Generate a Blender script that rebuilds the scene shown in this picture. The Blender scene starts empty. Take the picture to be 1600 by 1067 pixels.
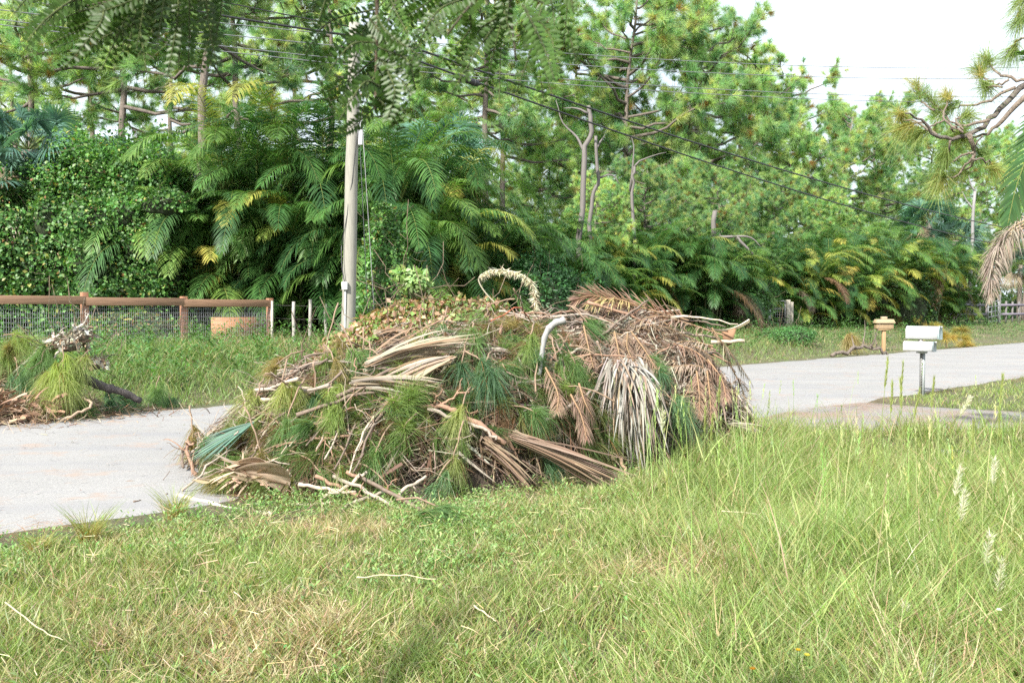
import bpy, bmesh, math, random
import numpy as np
from mathutils import Vector
R = math.radians
rng = np.random.default_rng(7)
random.seed(7)
sc = bpy.context.scene
col = sc.collection

# ------------------------------------------------------------------ camera, sky, sun, exposure
F = 1500.0; HZ = 480.0; CAMZ = 1.6
cd = bpy.data.cameras.new('camera'); cam = bpy.data.objects.new('camera', cd); col.objects.link(cam)
cam.location = (0, 0, CAMZ); cam.rotation_euler = (R(90) - math.atan((533.5 - HZ) / F), 0, 0)
cd.sensor_width = 36; cd.lens = 36 * F / 1600; cd.clip_end = 2000; cd.clip_start = 0.05
cd.dof.use_dof = True; cd.dof.focus_distance = 10.5; cd.dof.aperture_fstop = 11.0
sc.camera = cam

SUN_EL, SUN_AZ = 40.0, 214.0          # azimuth the light comes FROM, clockwise from +Y
sdir = Vector((math.sin(R(SUN_AZ)) * math.cos(R(SUN_EL)), math.cos(R(SUN_AZ)) * math.cos(R(SUN_EL)), math.sin(R(SUN_EL))))
ld = bpy.data.lights.new('sun', 'SUN'); lo = bpy.data.objects.new('sun', ld); col.objects.link(lo)
ld.energy = 5.0; ld.angle = R(1.5); ld.color = (1.0, 0.955, 0.88)
lo.location = sdir * 60; lo.rotation_euler = sdir.to_track_quat('Z', 'Y').to_euler()
w = bpy.data.worlds.new('World'); sc.world = w; w.use_nodes = True
nt = w.node_tree; nt.nodes.clear()
sky = nt.nodes.new('ShaderNodeTexSky'); sky.sky_type = 'NISHITA'; sky.sun_disc = False
sky.sun_elevation = R(SUN_EL); sky.sun_rotation = R(SUN_AZ); sky.dust_density = 3.5; sky.air_density = 1.0
tc = nt.nodes.new('ShaderNodeTexCoord'); nz = nt.nodes.new('ShaderNodeTexNoise')
nz.inputs['Scale'].default_value = 2.2; nz.inputs['Detail'].default_value = 6
rp = nt.nodes.new('ShaderNodeMapRange'); rp.inputs[1].default_value = .3; rp.inputs[2].default_value = .6
rp.inputs[3].default_value = .55; rp.inputs[4].default_value = .92
mx = nt.nodes.new('ShaderNodeMix'); mx.data_type = 'RGBA'
mx.inputs[7].default_value = (6.6, 7.3, 8.0, 1)     # thin bright cloud
bg = nt.nodes.new('ShaderNodeBackground'); bg.inputs[1].default_value = 0.10
wo = nt.nodes.new('ShaderNodeOutputWorld')
nt.links.new(tc.outputs['Generated'], nz.inputs['Vector']); nt.links.new(nz.outputs['Fac'], rp.inputs[0])
nt.links.new(rp.outputs[0], mx.inputs[0]); nt.links.new(sky.outputs[0], mx.inputs[6])
nt.links.new(mx.outputs[2], bg.inputs[0]); nt.links.new(bg.outputs[0], wo.inputs[0])
sc.view_settings.view_transform = 'Standard'; sc.view_settings.look = 'None'
sc.view_settings.gamma = 1; sc.view_settings.exposure = 1.14
sc.render.engine = 'CYCLES'
sc.cycles.max_bounces = 6; sc.cycles.diffuse_bounces = 3; sc.cycles.transmission_bounces = 4; sc.cycles.glossy_bounces = 2
sc.cycles.use_denoising = False; sc.cycles.sample_clamp_indirect = 2.5; sc.cycles.sample_clamp_direct = 8
sc.cycles.adaptive_threshold = 0.02

# ------------------------------------------------------------------ helpers
def at(px, py, d):                      # a point seen at photo pixel (px, py), d metres ahead
    return np.array([(px - 800) / F * d, d, CAMZ - (py - HZ) / F * d])
def sm(a, b, x):
    t = np.clip((np.asarray(x, float) - a) / (b - a), 0, 1); return t * t * (3 - 2 * t)
def _h(i, j, s):
    n = (i * 374761393 + j * 668265263 + s * 1442695041) & 0xffffffff
    n = ((n ^ (n >> 13)) * 1274126177) & 0xffffffff
    return ((n ^ (n >> 16)) & 0xffff) / 65535.0
def vn(x, y, s=0):                      # value noise 0..1
    x = np.asarray(x, float); y = np.asarray(y, float)
    i = np.floor(x).astype(np.int64); j = np.floor(y).astype(np.int64); u = x - i; v = y - j
    u = u * u * (3 - 2 * u); v = v * v * (3 - 2 * v)
    return (_h(i, j, s) * (1 - u) + _h(i + 1, j, s) * u) * (1 - v) + (_h(i, j + 1, s) * (1 - u) + _h(i + 1, j + 1, s) * u) * v
def fbm(x, y, s=0, o=3):
    x = np.asarray(x, float); y = np.asarray(y, float)
    return sum(vn(x * 2**k, y * 2**k, s + k * 7) / 2**(k + 1) for k in range(o)) / (1 - .5**o)
def gz(x, y):                           # height of the ground
    x = np.asarray(x, float); y = np.asarray(y, float); c = y - x
    z = -0.004 + 0 * x
    z = z + sm(20.8, 30, c) * .52 - .09 * np.exp(-((c - 22.3) / 1.0)**2)
    z = z - .34 * np.exp(-((c - 5.6) / 1.7)**2) * sm(.8, 3.4, x) * (1 - sm(11.0, 12.0, y))
    off = (1 - sm(8.6, 10.0, c)) + sm(20.5, 22, c)
    dv = sm(1.8, 2.6, x) * sm(11.4, 12.4, y - (x - 6) * -.35 * (x > 7)) * (1 - sm(16.7, 17.6, y + (x - 6) * .9 * (x > 6))) * (c < 12)
    off = off * (1 - dv)
    return z + off * ((fbm(x * .8, y * .8, 3) - .5) * .14) + .02 * off - .010 * dv
def unit(a):
    a = np.asarray(a, float); return a / (np.linalg.norm(a, axis=-1, keepdims=True) + 1e-9)
def rdir(n):
    return unit(rng.normal(size=(n, 3)))
def cvar(base, n, amt=.18, hue=.08):    # n colours round a base colour
    b = np.asarray(base, float).reshape(-1, 3)
    k = 1 + rng.normal(size=(n, 1)) * amt
    return np.clip(b * k * (1 + rng.normal(size=(n, 3)) * hue), .004, .9)
def pick(pal, n, p=None):               # n colours drawn from a palette
    pal = np.asarray(pal, float); return pal[rng.choice(len(pal), n, p=p)]

class MB:
    def __init__(s): s.v = []; s.c = []; s.f = []; s.n = 0
    def add(s, v, faces, c):
        v = np.asarray(v, float).reshape(-1, 3); c = np.asarray(c, float)
        c = np.broadcast_to(c.reshape(-1, 3) if c.ndim > 1 else c, (len(v), 3))
        s.v.append(v); s.c.append(c)
        for f in faces:
            f = np.asarray(f, np.int64)
            if f.size: s.f.append(f + s.n)
        s.n += len(v)
    def build(s, name, mat, parent=None, smooth=False, origin=None, loc=None):
        me = bpy.data.meshes.new(name)
        if s.n:
            V = np.concatenate(s.v); C = np.concatenate(s.c)
            if origin is not None: V = V - np.asarray(origin)
            me.vertices.add(len(V)); me.vertices.foreach_set('co', V.ravel())
            tot = sum(f.size for f in s.f); npoly = sum(len(f) for f in s.f)
            me.loops.add(tot); me.polygons.add(npoly)
            me.loops.foreach_set('vertex_index', np.concatenate([f.ravel() for f in s.f]).astype(np.int32))
            ln = np.concatenate([np.full(len(f), f.shape[1]) for f in s.f])
            st = np.concatenate([[0], np.cumsum(ln)[:-1]]).astype(np.int32)
            me.polygons.foreach_set('loop_start', st)
            if smooth: me.polygons.foreach_set('use_smooth', np.ones(npoly, bool))
            a = me.attributes.new('Col', 'FLOAT_COLOR', 'POINT')
            a.data.foreach_set('color', np.concatenate([C, np.ones((len(C), 1))], 1).astype(np.float32).ravel())
            me.update(calc_edges=True); me.validate()
        me.materials.append(mat)
        o = bpy.data.objects.new(name, me); col.objects.link(o)
        if origin is not None: o.location = origin
        if loc is not None: o.location = loc
        if parent is not None: o.parent = parent
        return o

def strips(mb, P, D, L, W, c0, c1=None, S=None, bend=None, segs=2, prof='blade', cd_=None):
    P = np.asarray(P, float).reshape(-1, 3); N = len(P)
    if N == 0: return
    D = np.broadcast_to(unit(D), (N, 3)); L = np.broadcast_to(np.asarray(L, float), (N,)); W = np.broadcast_to(np.asarray(W, float), (N,))
    if S is None: S = np.cross(D, rdir(N))
    S = np.broadcast_to(unit(S), (N, 3))
    B = np.zeros((N, 3)) if bend is None else np.broadcast_to(bend, (N, 3))
    c0 = np.broadcast_to(c0, (N, 3)); c1 = c0 if c1 is None else np.broadcast_to(c1, (N, 3))
    t = np.linspace(0, 1, segs + 1)
    wp = (1 - t**2) if prof == 'blade' else np.sin(np.pi * np.clip(t * .85 + .12, 0, 1))**.8
    if prof == 'needle': wp = 1 - .5 * t
    pos = P[:, None] + D[:, None] * (L[:, None] * t)[..., None] + B[:, None] * (t**2)[None, :, None]
    hw = .5 * W[:, None] * wp[None]
    A = pos - S[:, None] * hw[..., None]; Bv = pos + S[:, None] * hw[..., None]
    V = np.empty((N, 2 * segs + 1, 3)); C = np.empty((N, 2 * segs + 1, 3))
    V[:, 0:2 * segs:2] = A[:, :segs]; V[:, 1:2 * segs:2] = Bv[:, :segs]; V[:, -1] = pos[:, -1]
    cc = c0[:, None] * (1 - t)[None, :, None] + c1[:, None] * t[None, :, None]
    C[:, 0:2 * segs:2] = cc[:, :segs]; C[:, 1:2 * segs:2] = cc[:, :segs]; C[:, -1] = cc[:, -1]
    o = (np.arange(N) * (2 * segs + 1))[:, None]
    fs = [o + np.array([[2 * k, 2 * k + 1, 2 * k + 3, 2 * k + 2]]) for k in range(segs - 1)]
    fs.append(o + np.array([[2 * segs - 2, 2 * segs - 1, 2 * segs]]))
    mb.add(V.reshape(-1, 3), fs, C.reshape(-1, 3))

def leaves(mb, P, D, Nn, L, W, c):      # folded diamond leaves
    P = np.asarray(P, float); N = len(P); D = unit(D); S = unit(np.cross(D, Nn)); U = np.cross(S, D)
    L = np.broadcast_to(L, (N,))[:, None]; W = np.broadcast_to(W, (N,))[:, None]
    V = np.stack([P, P + D * L * .5 - S * W * .5 + U * W * .18, P + D * L, P + D * L * .5 + S * W * .5 + U * W * .18], 1)
    o = (np.arange(N) * 4)[:, None]
    mb.add(V.reshape(-1, 3), [o + np.array([[0, 1, 2]]), o + np.array([[0, 2, 3]])], np.repeat(np.broadcast_to(c, (N, 3)), 4, 0))

def tube(mb, pts, rad, c, n=7, cap=True, c1=None):
    pts = np.asarray(pts, float); K = len(pts); rad = np.broadcast_to(np.asarray(rad, float), (K,))
    T = unit(np.gradient(pts, axis=0)); ref = np.array([0, 0, 1.]) if abs(T[0][2]) < .9 else np.array([1., 0, 0])
    rings = []
    a = np.linspace(0, 2 * np.pi, n, endpoint=False)
    s = unit(np.cross(T[0], ref))
    for k in range(K):
        s = unit(s - T[k] * np.dot(s, T[k])); u = np.cross(T[k], s)
        rings.append(pts[k] + rad[k] * (np.cos(a)[:, None] * s + np.sin(a)[:, None] * u))
    V = np.concatenate(rings); i = np.arange(n); j = (i + 1) % n
    q = np.concatenate([np.stack([k * n + i, k * n + j, (k + 1) * n + j, (k + 1) * n + i], 1) for k in range(K - 1)])
    fs = [q]
    if cap: fs += [np.arange(n)[::-1][None], ((K - 1) * n + np.arange(n))[None]]
    c = np.asarray(c, float)
    C = c if c1 is None else np.repeat(np.linspace(0, 1, K), n)[:, None] * (np.asarray(c1) - c) + c
    mb.add(V, fs, C)

def box(mb, c, size, colr=(.5, .5, .5), rz=0, rx=0, taper=1.0):
    x, y, z = np.asarray(size) / 2.; V = np.array([[sx * x * (taper if sz > 0 else 1), sy * y * (taper if sz > 0 else 1), sz * z] for sz in (-1, 1) for sy in (-1, 1) for sx in (-1, 1)])
    cx, sx_ = math.cos(rx), math.sin(rx); V = V @ np.array([[1, 0, 0], [0, cx, -sx_], [0, sx_, cx]]).T
    cz, s_ = math.cos(rz), math.sin(rz); V = V @ np.array([[cz, -s_, 0], [s_, cz, 0], [0, 0, 1]]).T
    mb.add(V + np.asarray(c), [np.array([[0, 2, 3, 1], [4, 5, 7, 6], [0, 1, 5, 4], [2, 6, 7, 3], [0, 4, 6, 2], [1, 3, 7, 5]])], colr)

def bevel(o, w=.01):
    m = o.modifiers.new('bevel', 'BEVEL'); m.width = w; m.segments = 2; return o
def tag(o, label=None, cat=None, group=None, kind=None):
    if label: o['label'] = label
    if cat: o['category'] = cat
    if group: o['group'] = group
    if kind: o['kind'] = kind
    return o
def empty(name, loc, rz=0):
    e = bpy.data.objects.new(name, None); e.location = loc; e.rotation_euler = (0, 0, rz); e.empty_display_size = .2
    col.objects.link(e); return e
kids = {}
def copy_thing(root, loc, rz, s=1.0, sz=None, tilt=0):
    r = root.copy(); col.objects.link(r); r.location = loc; r.rotation_euler = (tilt, 0, rz)
    r.scale = (s, s, sz or s)
    for k in ('group', 'label', 'category'):
        if k in r.keys(): del r[k]
    for ch in list(root.children):
        c = ch.copy(); col.objects.link(c); c.parent = r
    return r

# ------------------------------------------------------------------ materials
def newmat(name):
    m = bpy.data.materials.new(name); m.use_nodes = True; nt = m.node_tree; nt.nodes.clear()
    out = nt.nodes.new('ShaderNodeOutputMaterial'); b = nt.nodes.new('ShaderNodeBsdfPrincipled')
    nt.links.new(b.outputs[0], out.inputs[0]); return m, nt, b, out
def N(nt, t, **k):
    n = nt.nodes.new(t)
    for a, v in k.items(): setattr(n, a, v)
    return n
def mixc(nt, fac, a, b, blend='MIX'):
    m = N(nt, 'ShaderNodeMix', data_type='RGBA', blend_type=blend)
    for i, v in ((0, fac), (6, a), (7, b)):
        if hasattr(v, 'is_linked'): nt.links.new(v, m.inputs[i])
        elif isinstance(v, tuple): m.inputs[i].default_value = (*v, 1)
        else: m.inputs[i].default_value = v
    return m.outputs[2]
def noise(nt, scale, detail=4, vec=None, rough=.55):
    n = N(nt, 'ShaderNodeTexNoise'); n.inputs['Scale'].default_value = scale; n.inputs['Detail'].default_value = detail
    n.inputs['Roughness'].default_value = rough
    if vec is None: vec = N(nt, 'ShaderNodeTexCoord').outputs['Object']
    nt.links.new(vec, n.inputs['Vector']); return n.outputs['Fac']
def ramp(nt, f, a, b, lo=0., hi=1.):
    n = N(nt, 'ShaderNodeMapRange'); nt.links.new(f, n.inputs[0])
    for i, v in enumerate((a, b, lo, hi)): n.inputs[i + 1].default_value = v
    return n.outputs[0]
def bump(nt, b, f, st, dist=.02):
    n = N(nt, 'ShaderNodeBump'); n.inputs['Strength'].default_value = st; n.inputs['Distance'].default_value = dist
    nt.links.new(f, n.inputs['Height']); nt.links.new(n.outputs[0], b.inputs['Normal'])

def leafmat(name, trans=.4, rough=.5, var=.25, tcol=(1.1, 1.25, .55), spec=.35):
    m, nt, b, out = newmat(name)
    at_ = N(nt, 'ShaderNodeAttribute', attribute_name='Col')
    oi = N(nt, 'ShaderNodeObjectInfo'); hs = N(nt, 'ShaderNodeHueSaturation')
    nt.links.new(at_.outputs['Color'], hs.inputs['Color'])
    nt.links.new(ramp(nt, oi.outputs['Random'], 0, 1, 1 - var, 1 + var), hs.inputs['Value'])
    nt.links.new(ramp(nt, oi.outputs['Random'], 0, 1, .5 + var * .06, .5 - var * .06), hs.inputs['Hue'])
    nt.links.new(hs.outputs[0], b.inputs['Base Color']); b.inputs['Roughness'].default_value = rough
    b.inputs['Specular IOR Level'].default_value = spec
    if trans > 0:
        t = N(nt, 'ShaderNodeBsdfTranslucent'); ms = N(nt, 'ShaderNodeMixShader'); ms.inputs[0].default_value = trans
        nt.links.new(mixc(nt, 1.0, hs.outputs[0], tcol, 'MULTIPLY'), t.inputs[0])
        nt.links.new(b.outputs[0], ms.inputs[1]); nt.links.new(t.outputs[0], ms.inputs[2]); nt.links.new(ms.outputs[0], out.inputs[0])
    return m
def attrmat(name, rough=.8, nscale=12, namt=.35, bst=.5, bd=.02, stretch=None, metal=0):
    m, nt, b, out = newmat(name)
    at_ = N(nt, 'ShaderNodeAttribute', attribute_name='Col'); vec = None
    if stretch:
        mp = N(nt, 'ShaderNodeMapping'); mp.inputs['Scale'].default_value = stretch
        nt.links.new(N(nt, 'ShaderNodeTexCoord').outputs['Object'], mp.inputs[0]); vec = mp.outputs[0]
    f = noise(nt, nscale, 6, vec, .65)
    nt.links.new(mixc(nt, ramp(nt, f, .3, .7, 1 - namt, 1 + namt * .4), (0, 0, 0), at_.outputs['Color'], 'MIX'), b.inputs['Base Color'])
    b.inputs['Roughness'].default_value = rough; b.inputs['Metallic'].default_value = metal
    if bst: bump(nt, b, f, bst, bd)
    return m
M = dict(
    grass=leafmat('grass_blades', .42, .5, 0), leaf=leafmat('broad_leaves', .38, .42, .0), pine=leafmat('pine_needles', .55, .5, .22, (1.1, 1.2, .7)),
    palm=leafmat('palm_leaves', .35, .45, .2, spec=.28), dead=leafmat('dead_leaves', .18, .75, .12, (1.1, 1, .8), .15),
    near=leafmat('feather_leaves', .22, .45, 0, (1.0, 1.3, .4)),
    bark=attrmat('bark', .9, 9, .55, 1.0, .05, (3, 3, .7)), wood=attrmat('weathered_wood', .75, 6, .3, .4, .01, (10, 10, .6)),
    twig=attrmat('twig_bark', .8, 25, .45, .6, .01), paint=attrmat('enamel_paint', .35, 8, .10, 0), metal=attrmat('galvanised_metal', .5, 20, .25, .1, .004, None, .3),
    cable=attrmat('cable', .5, 5, .1, 0), conc=attrmat('concrete', .9, 30, .4, .5, .01), plank=attrmat('stained_plank', .7, 3, .4, .3, .006, (.8, .8, 14)))

def road_mat():
    m, nt, b, out = newmat('worn_asphalt'); tc = N(nt, 'ShaderNodeTexCoord').outputs['Object']
    a = noise(nt, 62, 4, tc, .85); v = N(nt, 'ShaderNodeTexVoronoi'); v.inputs['Scale'].default_value = 30; nt.links.new(tc, v.inputs['Vector'])
    c = mixc(nt, ramp(nt, a, .3, .7), (.12, .12, .122), (.345, .335, .32))
    c = mixc(nt, ramp(nt, v.outputs['Distance'], .05, .35, .55, 0), c, (.10, .10, .105))
    big = noise(nt, .45, 5, tc); c = mixc(nt, ramp(nt, big, .35, .7, 0, .35), c, (.34, .33, .32))
    mp = N(nt, 'ShaderNodeMapping'); mp.inputs['Rotation'].default_value = (0, 0, R(-45)); mp.inputs['Scale'].default_value = (.13, .9, 1)
    nt.links.new(tc, mp.inputs[0]); tr = noise(nt, 1.5, 4, mp.outputs[0])
    c = mixc(nt, ramp(nt, tr, .48, .62, 0, .42), c, (.19, .19, .205))
    rd = noise(nt, 1.6, 6, tc, .7); c = mixc(nt, ramp(nt, rd, .56, .68, 0, .5), c, (.30, .20, .14))
    nt.links.new(c, b.inputs['Base Color']); b.inputs['Roughness'].default_value = .85; bump(nt, b, a, .5, .01); return m
def drive_mat():
    m, nt, b, out = newmat('gravel_drive'); tc = N(nt, 'ShaderNodeTexCoord').outputs['Object']
    a = noise(nt, 60, 4, tc, .8)
    c = mixc(nt, ramp(nt, a, .3, .7), (.13, .12, .115), (.33, .31, .29))
    c = mixc(nt, ramp(nt, noise(nt, 1.3, 6, tc, .7), .42, .60, 0, .75), c, (.25, .165, .12))
    nt.links.new(c, b.inputs['Base Color']); b.inputs['Roughness'].default_value = .95; bump(nt, b, a, .8, .02); return m
def soil_mat():
    m, nt, b, out = newmat('soil_and_thatch'); tc = N(nt, 'ShaderNodeTexCoord').outputs['Object']
    a = noise(nt, 25, 8, tc, .75)
    c = mixc(nt, ramp(nt, a, .3, .7), (.05, .042, .025), (.19, .165, .09))
    c = mixc(nt, ramp(nt, noise(nt, .7, 5, tc), .4, .65, 0, .75), c, (.06, .10, .025))
    nt.links.new(c, b.inputs['Base Color']); b.inputs['Roughness'].default_value = 1; bump(nt, b, a, 1, .04); return m

# ------------------------------------------------------------------ ground, road, driveway
def sheet(name, X, Y, Z, mat, smooth=True):
    r, c = X.shape; V = np.stack([X, Y, Z], -1).reshape(-1, 3); i = np.arange(r - 1)[:, None] * c + np.arange(c - 1)[None]
    q = np.stack([i, i + 1, i + c + 1, i + c], -1).reshape(-1, 4); mb = MB(); mb.add(V, [q], (.5, .5, .5)); return mb.build(name, mat, smooth=smooth)
gx = np.unique(np.concatenate([np.linspace(-12, 14, 131), np.linspace(-60, 60, 81), np.linspace(-450, 450, 31)]))
gy = np.unique(np.concatenate([np.linspace(-2, 24, 131), np.linspace(-20, 100, 81), np.linspace(-100, 900, 41)]))
X, Y = np.meshgrid(gx, gy)
tag(sheet('ground', X, Y, gz(X, Y), soil_mat()), kind='structure')
s = np.linspace(-60, 170, 900); e0 = 10.05 + (fbm(s * .9, s * 0, 11) - .5) * .5; e1 = 20.35 + (fbm(s * .9, s * 0 + 9, 12) - .5) * .5
k = np.array([0, .004, .03, .12, .25, .5, .75, .88, .97, .996, 1.])[None]; C = e0[:, None] * (1 - k) + e1[:, None] * k; Sx = s[:, None] * .7071
X, Y = Sx - C / 2, Sx + C / 2
tag(sheet('road', X, Y, np.where((k < .01) | (k > .99), -.07, .006 + .03 * np.sin(k * np.pi)) + 0 * X, road_mat(), False), kind='structure')
# driveway: from the road's edge towards the right
fx = np.linspace(0, 1, 60)
near = np.array([(2.4, 12.7), (3.3, 12.45), (4.4, 12.2), (6.7, 12.35), (9, 12.2), (16, 9.0), (30, 2.0)])
far = np.array([(5.7, 16.2), (6.1, 16.0), (6.7, 15.4), (7.6, 14.8), (9.4, 14.0), (18, 11.4), (32, 4.5)])
q = np.linspace(0, 1, 7); nr = np.stack([np.interp(fx, q, near[:, i]) for i in (0, 1)], 1); fr = np.stack([np.interp(fx, q, far[:, i]) for i in (0, 1)], 1)
kk = np.array([0, .01, .1, .3, .5, .7, .9, .99, 1.])[:, None, None]; G = nr[None] * (1 - kk) + fr[None] * kk
G[..., 1] += (fbm(G[..., 0] * 2, G[..., 1] * 2, 5) - .5) * .25
tag(sheet('driveway', G[..., 0], G[..., 1], np.where(kk[..., 0] < .005, -.08, np.where(kk[..., 0] > .995, -.018, 0.0)) + 0 * G[..., 0], drive_mat(), False), kind='structure')

# ------------------------------------------------------------------ grass
def in_drive(x, y):
    yn = np.interp(x, near[:, 0], near[:, 1]); yf = np.interp(x, [2.4, 6.2, 6.9, 9.2, 18, 32], [16, 16.25, 15.2, 14, 11.4, 4.5])
    return (x > 2.4) & (y > yn + .04) & (y < yf - .10)
def grass_pts(n, y0, y1, cmin, cmax, pw=1.6, xm=1.2):
    n = int(n * 1.22); xm = xm + 1.3
    y = y0 + (y1 - y0) * rng.random(n)**pw; x = (rng.random(n) * 2 - 1) * (.55 * y + xm)
    c = y - x; wob = (vn(x * 3, y * 3, 40) - .5) * .5
    k = (c > cmin + wob) & (c < cmax + wob) & ~in_drive(x, y); return x[k], y[k]
GR = [(.28, .38, .11), (.22, .33, .085), (.36, .42, .17), (.17, .27, .07)]
ST = [(.52, .44, .25), (.44, .35, .20), (.60, .53, .35), (.36, .25, .15)]
def lawn(mb, x, y, hfun, dry, wid, lean=.35, pal=GR, segs=2):
    n = len(x); h = hfun(x, y) * (.55 + .75 * rng.random(n))
    isdry = rng.random(n) < dry(x, y)
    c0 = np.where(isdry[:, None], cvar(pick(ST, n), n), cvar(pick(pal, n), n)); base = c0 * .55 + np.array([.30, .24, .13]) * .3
    az = vn(x * 1.3, y * 1.3, 50) * 9 + rng.normal(size=n) * 2.2; ln = lean * (.4 + rng.random(n)) * np.where(isdry, 1.5, 1)
    D = np.stack([np.cos(az) * ln, np.sin(az) * ln, np.ones(n)], 1)
    b = np.stack([np.cos(az) * h * .28, np.sin(az) * h * .28, -h * (.1 + .35 * rng.random(n))], 1)
    z = gz(x, y) - .01
    th = rng.random(n) * np.pi
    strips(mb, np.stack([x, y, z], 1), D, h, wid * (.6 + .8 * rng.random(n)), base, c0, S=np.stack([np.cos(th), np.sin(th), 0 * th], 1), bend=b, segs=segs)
def hnear(x, y):
    t = fbm(x * 1.1, y * 1.1, 21); tall = sm(.0, 2.4, x - (y - 6) * .12)
    t = np.clip(.5 * t + .5 * fbm(x * 3.5, y * 3.5, 24) + .0, 0, 1)**1.4 * 1.25; h = (.075 + .12 * t) * (1 - tall) + (.22 + .40 * t) * tall
    sq = ((x + 3.05) * .8875 + (y - 9.45) * .4608) / 5.86; wq = -(x + 3.05) * .4608 + (y - 9.45) * .8875
    foot = 1 - .62 * sm(-.12, .0, sq) * (1 - sm(.62, .8, sq)) * sm(-3.3, -2.6, wq)
    h = h * foot
    edge = sm(10.0, 8.2, y - x) ; far_ = 1 - .55 * sm(9.2, 12, y)
    return h * (.45 + .55 * edge) * far_
def dnear(x, y):
    d = sm(.48, .70, fbm(x * .9 + 3, y * .9, 31)); return np.clip((.22 + .62 * d) * (1 - .60 * sm(.0, 2.5, x)), 0, .85)
mb = MB(); x, y = grass_pts(430000, 3.3, 14.5, -60, 9.75, 1.35)
keep = rng.random(len(x)) < .10 + 1.1 * fbm(x * 2.4, y * 2.4, 61); x, y = x[keep], y[keep]
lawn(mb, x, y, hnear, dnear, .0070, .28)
tag(mb.build('grass', M['grass']), 'mixed green and straw coloured verge grass in front of the brush pile', 'grass', kind='stuff')
# tussocks of straw and taller green in the verge
mb = MB(); n = 900; tx, ty = grass_pts(n, 3.6, 12, -60, 9.3, 1.2); m_ = 60
x = np.repeat(tx, m_) + rng.normal(size=len(tx) * m_) * .045; y = np.repeat(ty, m_) + rng.normal(size=len(tx) * m_) * .045
dr = np.repeat((rng.random(len(tx)) < .45 + .2 * (tx < 0)).astype(float), m_); hh = np.repeat(.11 + .15 * rng.random(len(tx)) + .30 * sm(0, 3, tx), m_)
lawn(mb, x, y, lambda a, b: hh, lambda a, b: dr * .85 + .05, .005, .55)
tag(mb.build('tussock_grass', M['grass']), 'bunches of taller straw and green blades rising from the verge', 'grass', kind='stuff')
# tall upright culms on the right
mb = MB(); n = 9000; x = rng.uniform(.6, 7.5, n); y = 4.2 + 8.2 * rng.random(n); k = (y - x < 9.6) & (np.abs(x) < .56 * y + 1.8) & ~in_drive(x, y) & (rng.random(n) < sm(.6, 2.6, x - (y - 6) * .1) * (.15 + 1.1 * sm(.42, .62, fbm(x * 1.2, y * 1.2, 29)))); x, y = x[k], y[k]; n = len(x)
x = np.repeat(x, 3) + rng.normal(size=n * 3) * .03; y = np.repeat(y, 3) + rng.normal(size=n * 3) * .03
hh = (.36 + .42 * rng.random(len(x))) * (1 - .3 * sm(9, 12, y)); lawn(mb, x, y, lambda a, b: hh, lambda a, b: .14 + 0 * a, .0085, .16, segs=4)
tag(mb.build('tall_grass', M['grass']), 'tall upright green grass filling the right side of the verge', 'grass', kind='stuff')
# thin seeding culms standing over the grass
mb = MB(); n = 700; x = rng.uniform(1.0, 7.5, n); y = 4.4 + 8 * rng.random(n); k = (y - x < 9.5) & (np.abs(x) < .56 * y + 1.6) & ~in_drive(x, y) & (rng.random(n) < .15 + .85 * sm(.5, .62, fbm(x * .9, y * .9, 33))); x, y = x[k][:330], y[k][:330]; n = len(x)
h = .55 + .45 * rng.random(n); D = np.stack([rng.normal(size=n) * .10, rng.normal(size=n) * .10, np.ones(n)], 1); P = np.stack([x, y, gz(x, y)], 1); bd = np.stack([rng.normal(size=n) * .06, rng.normal(size=n) * .05, -.02 - 0 * x], 1); cc = cvar(pick([(.34, .42, .16), (.44, .44, .24), (.26, .36, .12)], n), n)
strips(mb, P, D, h, .0065, cc, bend=bd, segs=4, prof='needle'); T_ = P + unit(D) * h[:, None] + bd; m_ = 26; f = rng.random((n, m_, 1)); Q = T_[:, None] - unit(D)[:, None] * f * .16
strips(mb, Q.reshape(-1, 3), np.repeat(unit(D), m_, 0) * .9 + rdir(n * m_) * .45, .02 + .02 * rng.random(n * m_), .005, np.repeat(cc * 1.15, m_, 0), segs=2)
tag(mb.build('seeding_grass', M['grass']), 'thin seeding culms standing over the right side of the verge', 'grass', kind='stuff')
# fallen straw and clippings
mb = MB(); x, y = grass_pts(8000, 3.4, 13, -60, 9.6, 1.2); n = len(x); D = rdir(n); D[:, 2] *= .25
strips(mb, np.stack([x, y, gz(x, y) + .02 + .10 * rng.random(n)], 1), D, .04 + .11 * rng.random(n), .0032, cvar(pick(ST, n), n), bend=rdir(n) * .03)
tag(mb.build('fallen_straw', M['dead']), 'loose pale straw lying through the verge grass', 'straw', kind='stuff')
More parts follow.
